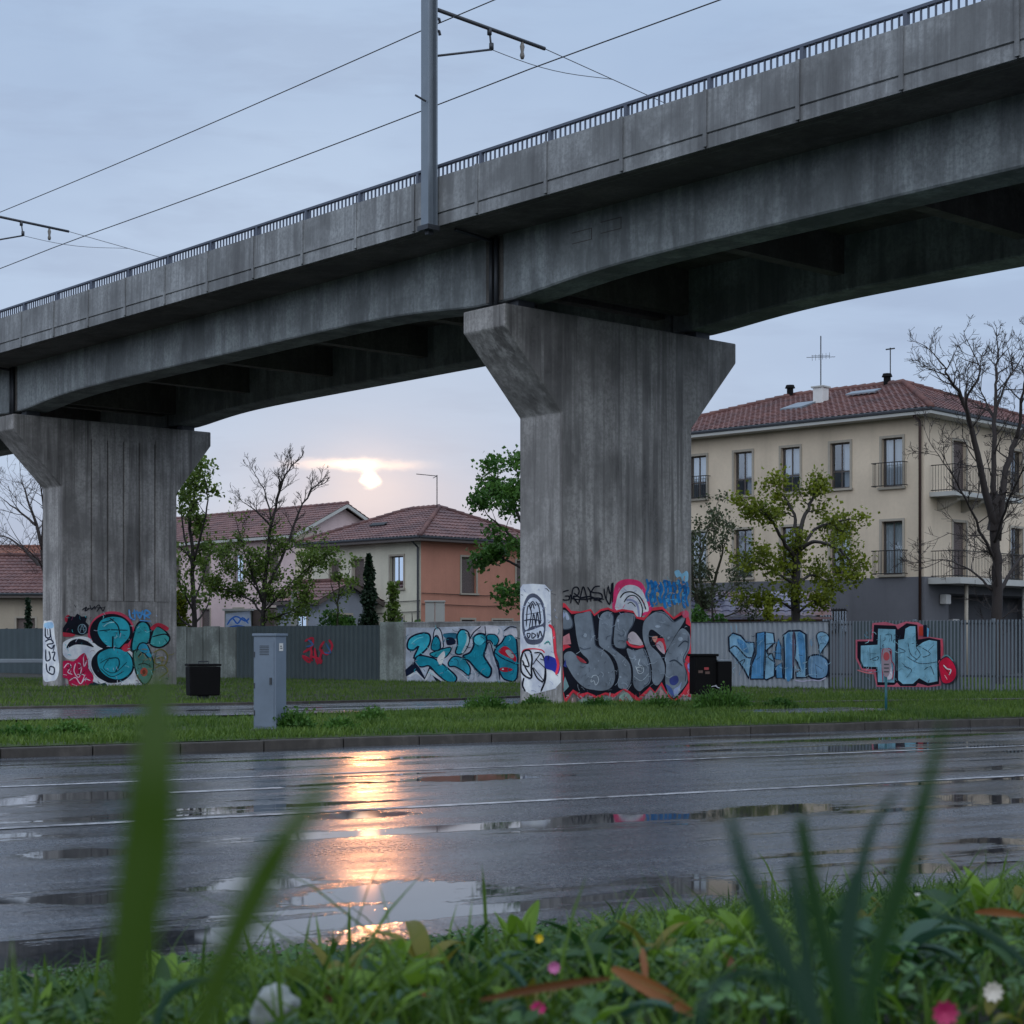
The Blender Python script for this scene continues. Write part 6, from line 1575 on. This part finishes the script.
def rosette(px, Yd, nl, L, wd, seed, label, m, lobes=0, up0=(.5, 1.2), droop=(.6, 1.6)):
    rn = random.Random(seed); b = on_bank(px, Yd); g = MB(); b0 = b.copy()
    for i in range(nl):
        b = b0+Vector((0, 0, rn.uniform(.0, .06)))
        a = i*2.399+rn.uniform(-.3, .3); bl_leaf(g, b+Vector((math.cos(a)*.008, math.sin(a)*.008, 0)), (math.cos(a), math.sin(a)), (.8 if 'blue' in label or 'yellow' in label else 1.15)*L*rn.uniform(.65, 1.15), 1.2*wd*rn.uniform(.7, 1.2), rn.uniform(*droop), rn.uniform(*up0), 8, lobes)
    tag(g.build('broad_leaf_plant', m, base=b, smooth=True), label, 'plant', 'broad leaved plants on the near bank')
M['leaf_lime'] = leafmat('lime green herb leaf', (.09, .19, .012), (.18, .31, .03), .4, 4)
M['leaf_blue'] = leafmat('blue green leaf', (.02, .065, .038), (.045, .11, .065), .3, 4)
M['leaf_deep'] = leafmat('deep green leaf', (.012, .05, .012), (.03, .09, .018), .3, 4)
M['leaf_olive'] = leafmat('yellowing leaf', (.12, .13, .012), (.19, .17, .03), .35, 4)
for a in ((683, 3.35, 11, .085, .045, 1, 'lime green lobed plant standing highest at the centre right of the bank', 'leaf_lime', .3, (.9, 1.5), (.3, 1.0)),
          (700, 2.75, 6, .11, .045, 2, 'lime green plant below the highest one on the bank', 'leaf_lime', .12),
          (622, 3.5, 16, .09, .014, 3, 'pale feathery herb right of the picture middle at the bank edge', 'leaf_mid', .1, (.9, 1.5), (.1, .7)),
          (425, 3.1, 7, .18, .028, 4, 'yellowish green plant with one tip curled over the road edge', 'leaf_olive', 0, (1.1, 1.5), (.4, 2.2)),
          (350, 3.0, 8, .13, .022, 5, 'upright blue green plant in front of the sun reflection', 'leaf_blue', 0, (1.0, 1.5), (.1, .6)),
          (385, 2.5, 7, .10, .05, 6, 'bright green round leaved plant at the bottom left of centre', 'leaf_lime', .0),
          (480, 2.9, 9, .09, .04, 7, 'blue green clump of oval leaves near the picture middle', 'leaf_blue'),
          (545, 3.1, 8, .10, .03, 8, 'deep green leafy clump in the middle of the bank', 'leaf_deep'),
          (165, 3.3, 7, .10, .03, 9, 'lime green leaves between the blurred blades at the left', 'leaf_lime', 0, (.9, 1.4)),
          (60, 3.4, 7, .08, .02, 10, 'small green plant at the left end of the bank', 'leaf_deep'),
          (230, 3.0, 8, .09, .03, 11, 'deep green clump left of the pale stone', 'leaf_deep'),
          (860, 3.6, 7, .10, .03, 12, 'yellow-green upright leaves at the right beside the thick blade', 'leaf_olive', 0, (1.1, 1.5), (.1, .5)),
          (960, 3.2, 9, .11, .04, 13, 'broad green clump at the right end of the bank', 'leaf_deep'),
          (800, 3.3, 8, .09, .03, 14, 'green clump between the blurred blades at the right', 'leaf_lime'),
          (900, 2.6, 10, .10, .035, 15, 'leafy clump at the lower right near the white flower', 'leaf_blue'),
          (300, 2.7, 9, .10, .03, 16, 'mixed green clump at the lower left beside the stone', 'leaf_mid'),
          (610, 2.6, 10, .09, .04, 17, 'low round leaved clump below the orange dead leaf', 'leaf_deep'),
          (392, 3.0, 8, .14, .026, 18, 'upright lance leaved lime plant left of the curled yellowish one', 'leaf_lime', 0, (1.0, 1.5), (.2, .9)),
          (462, 3.2, 8, .13, .024, 19, 'upright deep green lance leaves right of the curled yellowish plant', 'leaf_deep', 0, (1.0, 1.5), (.2, .8)),
          (335, 2.75, 7, .12, .026, 20, 'yellowish lance leaves below the pointed dark blade', 'leaf_olive', 0, (.9, 1.4), (.4, 1.2)),
          (520, 3.4, 8, .10, .030, 21, 'lime green tuft of leaves at the bank edge left of the feathery herb', 'leaf_lime', 0, (.9, 1.5), (.2, .9)),
          (588, 3.2, 9, .09, .035, 22, 'deep green leafy tuft under the feathery herb', 'leaf_deep', 0, (.8, 1.4), (.3, 1.1)),
          (650, 3.0, 9, .10, .035, 23, 'yellowing leafy tuft left of the lime plants', 'leaf_olive', 0, (.9, 1.4), (.3, 1.0)),
          (742, 3.5, 8, .09, .028, 24, 'lime green tuft at the road edge behind the leftmost dark blade', 'leaf_lime', 0, (.9, 1.5), (.2, .8)),
          (835, 3.4, 8, .09, .026, 25, 'deep green upright tuft behind the centre of the blurred blades', 'leaf_deep', 0, (1.0, 1.5), (.2, .7)),
          (985, 3.7, 9, .11, .030, 26, 'lime green upright tuft at the right edge of the road bank', 'leaf_lime', 0, (.9, 1.5), (.2, .9)),
          (930, 3.0, 8, .09, .035, 27, 'deep green low tuft behind the tallest curved blade', 'leaf_deep', 0, (.7, 1.3), (.4, 1.2)),
          (110, 2.9, 8, .09, .030, 28, 'deep green tuft left of the broad olive blade', 'leaf_deep', 0, (.8, 1.4), (.3, 1.1))):
    args = list(a); args[7] = M[args[7]]; rosette(*args)
# unnumbered broad herb leaves scattered through the whole bank
for nm, mt, cnt, sd in (('herb_leaves', 'leaf_lime', 260, 1), ('herb_leaves', 'leaf_deep', 700, 2), ('herb_leaves', 'leaf_blue', 420, 3), ('herb_leaves', 'leaf_olive', 110, 4)):
    rn = random.Random(100+sd); g = MB(); k = 0
    while k < cnt:
        s = samp_bank(rn)
        if s is None or s[1] > 6.2 or s[1] < 2.0: continue
        k += 1; a = rn.uniform(0, 6.28); L = rn.uniform(.03, .10)*(.7 if s[0] < .3 and s[1] > 4 else 1)
        bl_leaf(g, Vector((s[0], s[1], s[2]+rn.uniform(.01, .05))), (math.cos(a), math.sin(a)), L, L*rn.uniform(.18, .5), rn.uniform(.3, 1.8), rn.uniform(.4, 1.4), 6, rn.choice((0, 0, .1)))
    o = g.build(nm, M[mt], smooth=True); o['kind'] = 'stuff'; tag(o, {'leaf_lime': 'lime green', 'leaf_deep': 'deep green', 'leaf_blue': 'blue green', 'leaf_olive': 'yellowing'}[mt]+' herb leaves scattered through the near bank', 'herbs')
# individual taller blades at the bank's edge
def blade(px, Yd, h, wd, leanx, leany, label, m, curl=1.0, z0=None):
    b = on_bank(px, Yd)
    if z0 is not None: b.z = z0
    n = 12; g = MB(); side = Vector((1, .25, 0)).normalized()
    for i in range(n+1):
        t = i/n; p = b+Vector((leanx*t**(1+curl*.6), leany*t**1.5, h*(t-.12*curl*t*t))); w_ = wd*(1-t**2.2)**.8*(.75+.25*min(1, t*4))+.0004
        g.v += [tuple(p-side*w_/2+Vector((0, .12*w_, 0))), tuple(p), tuple(p+side*w_/2+Vector((0, .12*w_, 0)))]
    for i in range(n):
        a = 3*i; g.f += [(a, a+1, a+4, a+3), (a+1, a+2, a+5, a+4)]
    tag(g.build('grass_blade', m, base=b, smooth=True), label, 'grass blade', 'tall grass blades')
for i, (px, Y_, h, wd, lx, lab) in enumerate((
    (328, 3.3, .17, .010, .01, 'pointed dark blade upright before the sun glints'), (352, 3.2, .15, .009, .012, 'thinner dark blade just right of the pointed one'),
    (568, 3.6, .14, .005, .02, 'thin upright blade left of the feathery herb'), (590, 3.7, .13, .005, -.02, 'thin blade leaning left at the bank edge'),
    (655, 3.8, .13, .005, -.02, 'thin blade just left of the lime plant'), (755, 3.7, .16, .004, .005, 'hair thin stem between the right hand blades'),
    (935, 4.0, .15, .007, .05, 'short blade leaning right near the right edge'), (1000, 3.8, .16, .008, -.08, 'blade leaning left at the right edge of the bank'))):
    blade(px, Y_, h, wd, lx, .02, lab, M['leaf_deep'] if i < 2 else M['grass_near'])
# big out-of-focus blades right in front
M['blade1'] = leafmat('olive blade', (.034, .078, .003), (.042, .092, .005), .4, 3); M['blade2'] = leafmat('dark blade', (.007, .040, .006), (.011, .052, .008), .25, 3); M['blade3'] = leafmat('bluish blade', (.014, .048, .026), (.02, .06, .035), .3, 3)
def near_blade(pts, Y_, wd, label, m, taper=.8):
    k_ = (.62 if pts[0][0] > 500 else .52) if Y_ < 1.5 else 1.0
    Y_ *= k_; wd *= k_*(.72 if pts[0][0] > 500 else 1.0)
    """pts: course of the blade from foot to tip"""
    P = [at(x, y, Y_+dy) for x, y, dy in pts]; Q = []
    foot = P[0]; gz = bank(foot.x*RN.x+foot.y*RN.y, foot.x*RR.x+foot.y*RR.y)-.01
    dv = (P[1]-P[0]).normalized(); low = P[0]-dv*max(.02, (foot.z-gz)/max(.5, dv.z))*1.0; low.z = min(low.z, gz)
    Q = [low, low.lerp(P[0], .5)]
    for i in range(len(P)-1):
        a, b, c, d = P[max(i-1, 0)], P[i], P[i+1], P[min(i+2, len(P)-1)]
        for j in range(6):
            u = j/6; Q.append(.5*((2*b)+(c-a)*u+(2*a-5*b+4*c-d)*u*u+(3*b-a-3*c+d)*u**3))
    Q.append(P[-1]); n = len(Q)-1; g = MB()
    for i, p in enumerate(Q):
        t = (Q[min(i+1, n)]-Q[max(i-1, 0)]).normalized(); s = t.cross(Vector((0, 1, 0))); s = s.normalized() if s.length > .01 else Vector((1, 0, 0))
        q = max(0, i-2)/(n-2); w_ = wd*(1-q**2.6)**taper*(.62+.38*min(1, q*2.2))+.0006
        g.v += [tuple(p-s*w_/2+Vector((0, .15*w_, 0))), tuple(p), tuple(p+s*w_/2+Vector((0, .15*w_, 0)))]
    for i in range(n):
        a = 3*i; g.f += [(a, a+1, a+4, a+3), (a+1, a+2, a+5, a+4)]
    tag(g.build('grass_blade', m, base=P[0], smooth=True), label, 'grass blade', 'tall grass blades')
near_blade([(120, 1060, 0), (132, 940, 0), (145, 850, 0), (152, 760, 0), (157, 668, .01)], .80, .026, 'broad blurred olive blade standing upright at the left', M['blade1'], .55)
near_blade([(190, 1060, 0), (225, 960, 0), (262, 880, 0), (292, 830, 0), (335, 770, .01)], .72, .015, 'blurred pale olive blade leaning right at the left of the photo', M['blade1'])
near_blade([(838, 1080, 0), (800, 990, 0), (770, 930, 0), (745, 870, 0), (728, 805, 0)], .95, .020, 'blurred dark blue-green blade leaning left at the right side', M['blade3'])
near_blade([(850, 1060, 0), (832, 970, 0), (815, 900, 0), (800, 812, 0)], 1.05, .017, 'blurred dark green blade with a blunt tip in the right tuft', M['blade2'], .3)
near_blade([(848, 1050, 0), (850, 960, 0), (858, 890, 0), (872, 830, 0), (898, 790, 0)], 1.15, .014, 'thin blurred grey green blade leaning right in the right tuft', M['blade3'])
near_blade([(856, 1080, 0), (878, 960, 0), (905, 870, 0), (925, 800, 0), (945, 715, 0)], .82, .018, 'tallest blurred dark blade curving up at the right', M['blade2'])
near_blade([(850, 1060, 0), (846, 960, 0), (852, 900, 0), (858, 868, 0)], 1.2, .020, 'broad short bluish blade at the centre of the right tuft', M['blade3'], .4)
near_blade([(822, 1050, 0), (806, 950, 0), (795, 890, 0), (790, 860, 0)], 1.2, .014, 'short bluish blade behind the dark blades of the right tuft', M['blade3'], .4)
near_blade([(700, 1050, 0), (705, 1000, 0), (735, 975, .02), (775, 980, .05), (820, 1010, .08)], 1.15, .012, 'blurred grey blade arched over at the bottom right', M['blade3'])
near_blade([(1040, 980, 0), (1010, 950, 0), (970, 925, 0), (925, 912, 0)], 1.6, .012, 'pale blue-green blade arching in from the right edge', M['blade3'])
near_blade([(150, 1050, 0), (165, 1000, 0), (200, 980, 0), (245, 985, .02)], 1.9, .010, 'thin grey green blade arched at the bottom left', M['blade3'])
# dead leaves, flowers, stone
M['dead'] = leafmat('dead orange leaf', (.16, .055, .014), (.26, .10, .03), .25, 12); M['deadbrown'] = leafmat('dead brown leaf', (.09, .035, .012), (.15, .06, .02), .2, 12)
def dead(px, py, Y_, dx, dy, wd, label, m):
    P = [at(px, py, Y_), at(px+dx*.5, py+dy*.5-4, Y_-.03), at(px+dx, py+dy, Y_-.05)]; g = MB(); n = 10
    for i in range(n+1):
        t = i/n; p = P[0]*(1-t)**2+P[1]*2*t*(1-t)+P[2]*t*t; w_ = wd*math.sin(math.pi*(t*.9+.05))**.6; s = Vector((-(P[2]-P[0]).z, .3*wd, (P[2]-P[0]).x)).normalized()
        g.v += [tuple(p-s*w_/2+Vector((0, -w_*.2, 0))), tuple(p), tuple(p+s*w_/2+Vector((0, -w_*.25, 0)))]
    for i in range(n): a = 3*i; g.f += [(a, a+1, a+4, a+3), (a+1, a+2, a+5, a+4)]
    tag(g.build('dead_leaf', m, base=P[1], smooth=True), label, 'dead leaf', 'dead leaves in the grass')
dead(612, 968, 2.15, 82, 46, .021, 'long orange-brown dead leaf lying diagonally right of the pink flowers', M['dead'])
dead(642, 948, 2.3, 4, 34, .010, 'narrow orange stalk rising beside the long dead leaf', M['dead'])
dead(480, 1000, 1.9, 130, -22, .010, 'brownish green withered leaf arching left of the orange dead leaf', M['deadbrown'])
dead(975, 912, 2.9, 50, 4, .014, 'rust brown dead leaf at the right edge of the grass', M['dead'])
dead(312, 985, 2.7, 22, 14, .03, 'small dark red dead leaf beside the pale stone', M['deadbrown'])
dead(722, 952, 2.6, 14, 30, .02, 'small brown dead leaf among the clover in the middle right', M['deadbrown'])
def flower(px, py, Y_, R_, colr, label, kind='pinkflower'):
    c = at(px, py, Y_); f = on_bank(px, Y_); t = thing('flower', label, 'flower', Vector((f.x, f.y, min(f.z, c.z-.01))), 'small flowers in the grass')
    g = MB(); g.tube([Vector((c.x, c.y+.01, min(f.z, c.z-.02))), c], .0012, 4); g.build('stem', M['grass_near'], t)
    g = MB(); rn = random.Random(px)
    for ring, (k, rr) in enumerate(((9, 1.0), (7, .65), (5, .35))):
        for i in range(k):
            a = 6.283*i/k+ring*.5; d = Vector((math.cos(a), -.5, math.sin(a))).normalized(); s = d.cross(Vector((0, 1, 0))).normalized()
            p = c+Vector((0, -.001*ring, 0)); g.add([p, p+d*R_*rr*.6+s*R_*.28, p+d*R_*rr, p+d*R_*rr*.6-s*R_*.28], [(0, 1, 2, 3)])
    g.build('petals', plain('petal', colr, .6, var=.2, scale=60), t)
flower(554, 967, 2.4, .011, (.62, .18, .42), 'small pale pink flower in the middle of the grass')
flower(538, 1008, 2.1, .012, (.60, .03, .20), 'crimson bud at the bottom of the picture middle')
flower(944, 1012, 1.7, .016, (.42, .02, .11), 'deep pink flower at the bottom right corner')
flower(992, 991, 2.2, .016, (.72, .68, .62), 'white clover-like flower at the right')
flower(539, 938, 3.0, .010, (.75, .55, .02), 'yellow petal at the bank edge near the middle')
flower(917, 893, 3.9, .008, (.75, .75, .78), 'tiny white flower at the road edge on the right')
flower(425, 992, 2.5, .011, (.70, .10, .10), 'small red petal left of the picture middle')
rn = random.Random(4); c = at(275, 1008, 2.2); me_ = bmesh.new(); bmesh.ops.create_icosphere(me_, subdivisions=3, radius=1)
for v in me_.verts:
    k = 1+.35*noise.noise(v.co*1.6+Vector((3, 1, 2)))+.10*noise.noise(v.co*5); v.co = Vector((v.co.x*.027*k, v.co.y*.025*k, v.co.z*.034*k))
m_ = bpy.data.meshes.new('stone'); me_.to_mesh(m_); me_.free(); m_.materials.append(plain('pale stone', (.26, .29, .29), .7, var=.4, scale=40, bump=.4))
st = bpy.data.objects.new('stone', m_); col.objects.link(st); st.location = c; m_.polygons.foreach_set('use_smooth', [True]*len(m_.polygons)); st.rotation_euler = (.3, .5, .4); tag(st, 'pale grey stone in the grass at the bottom left', 'stone')
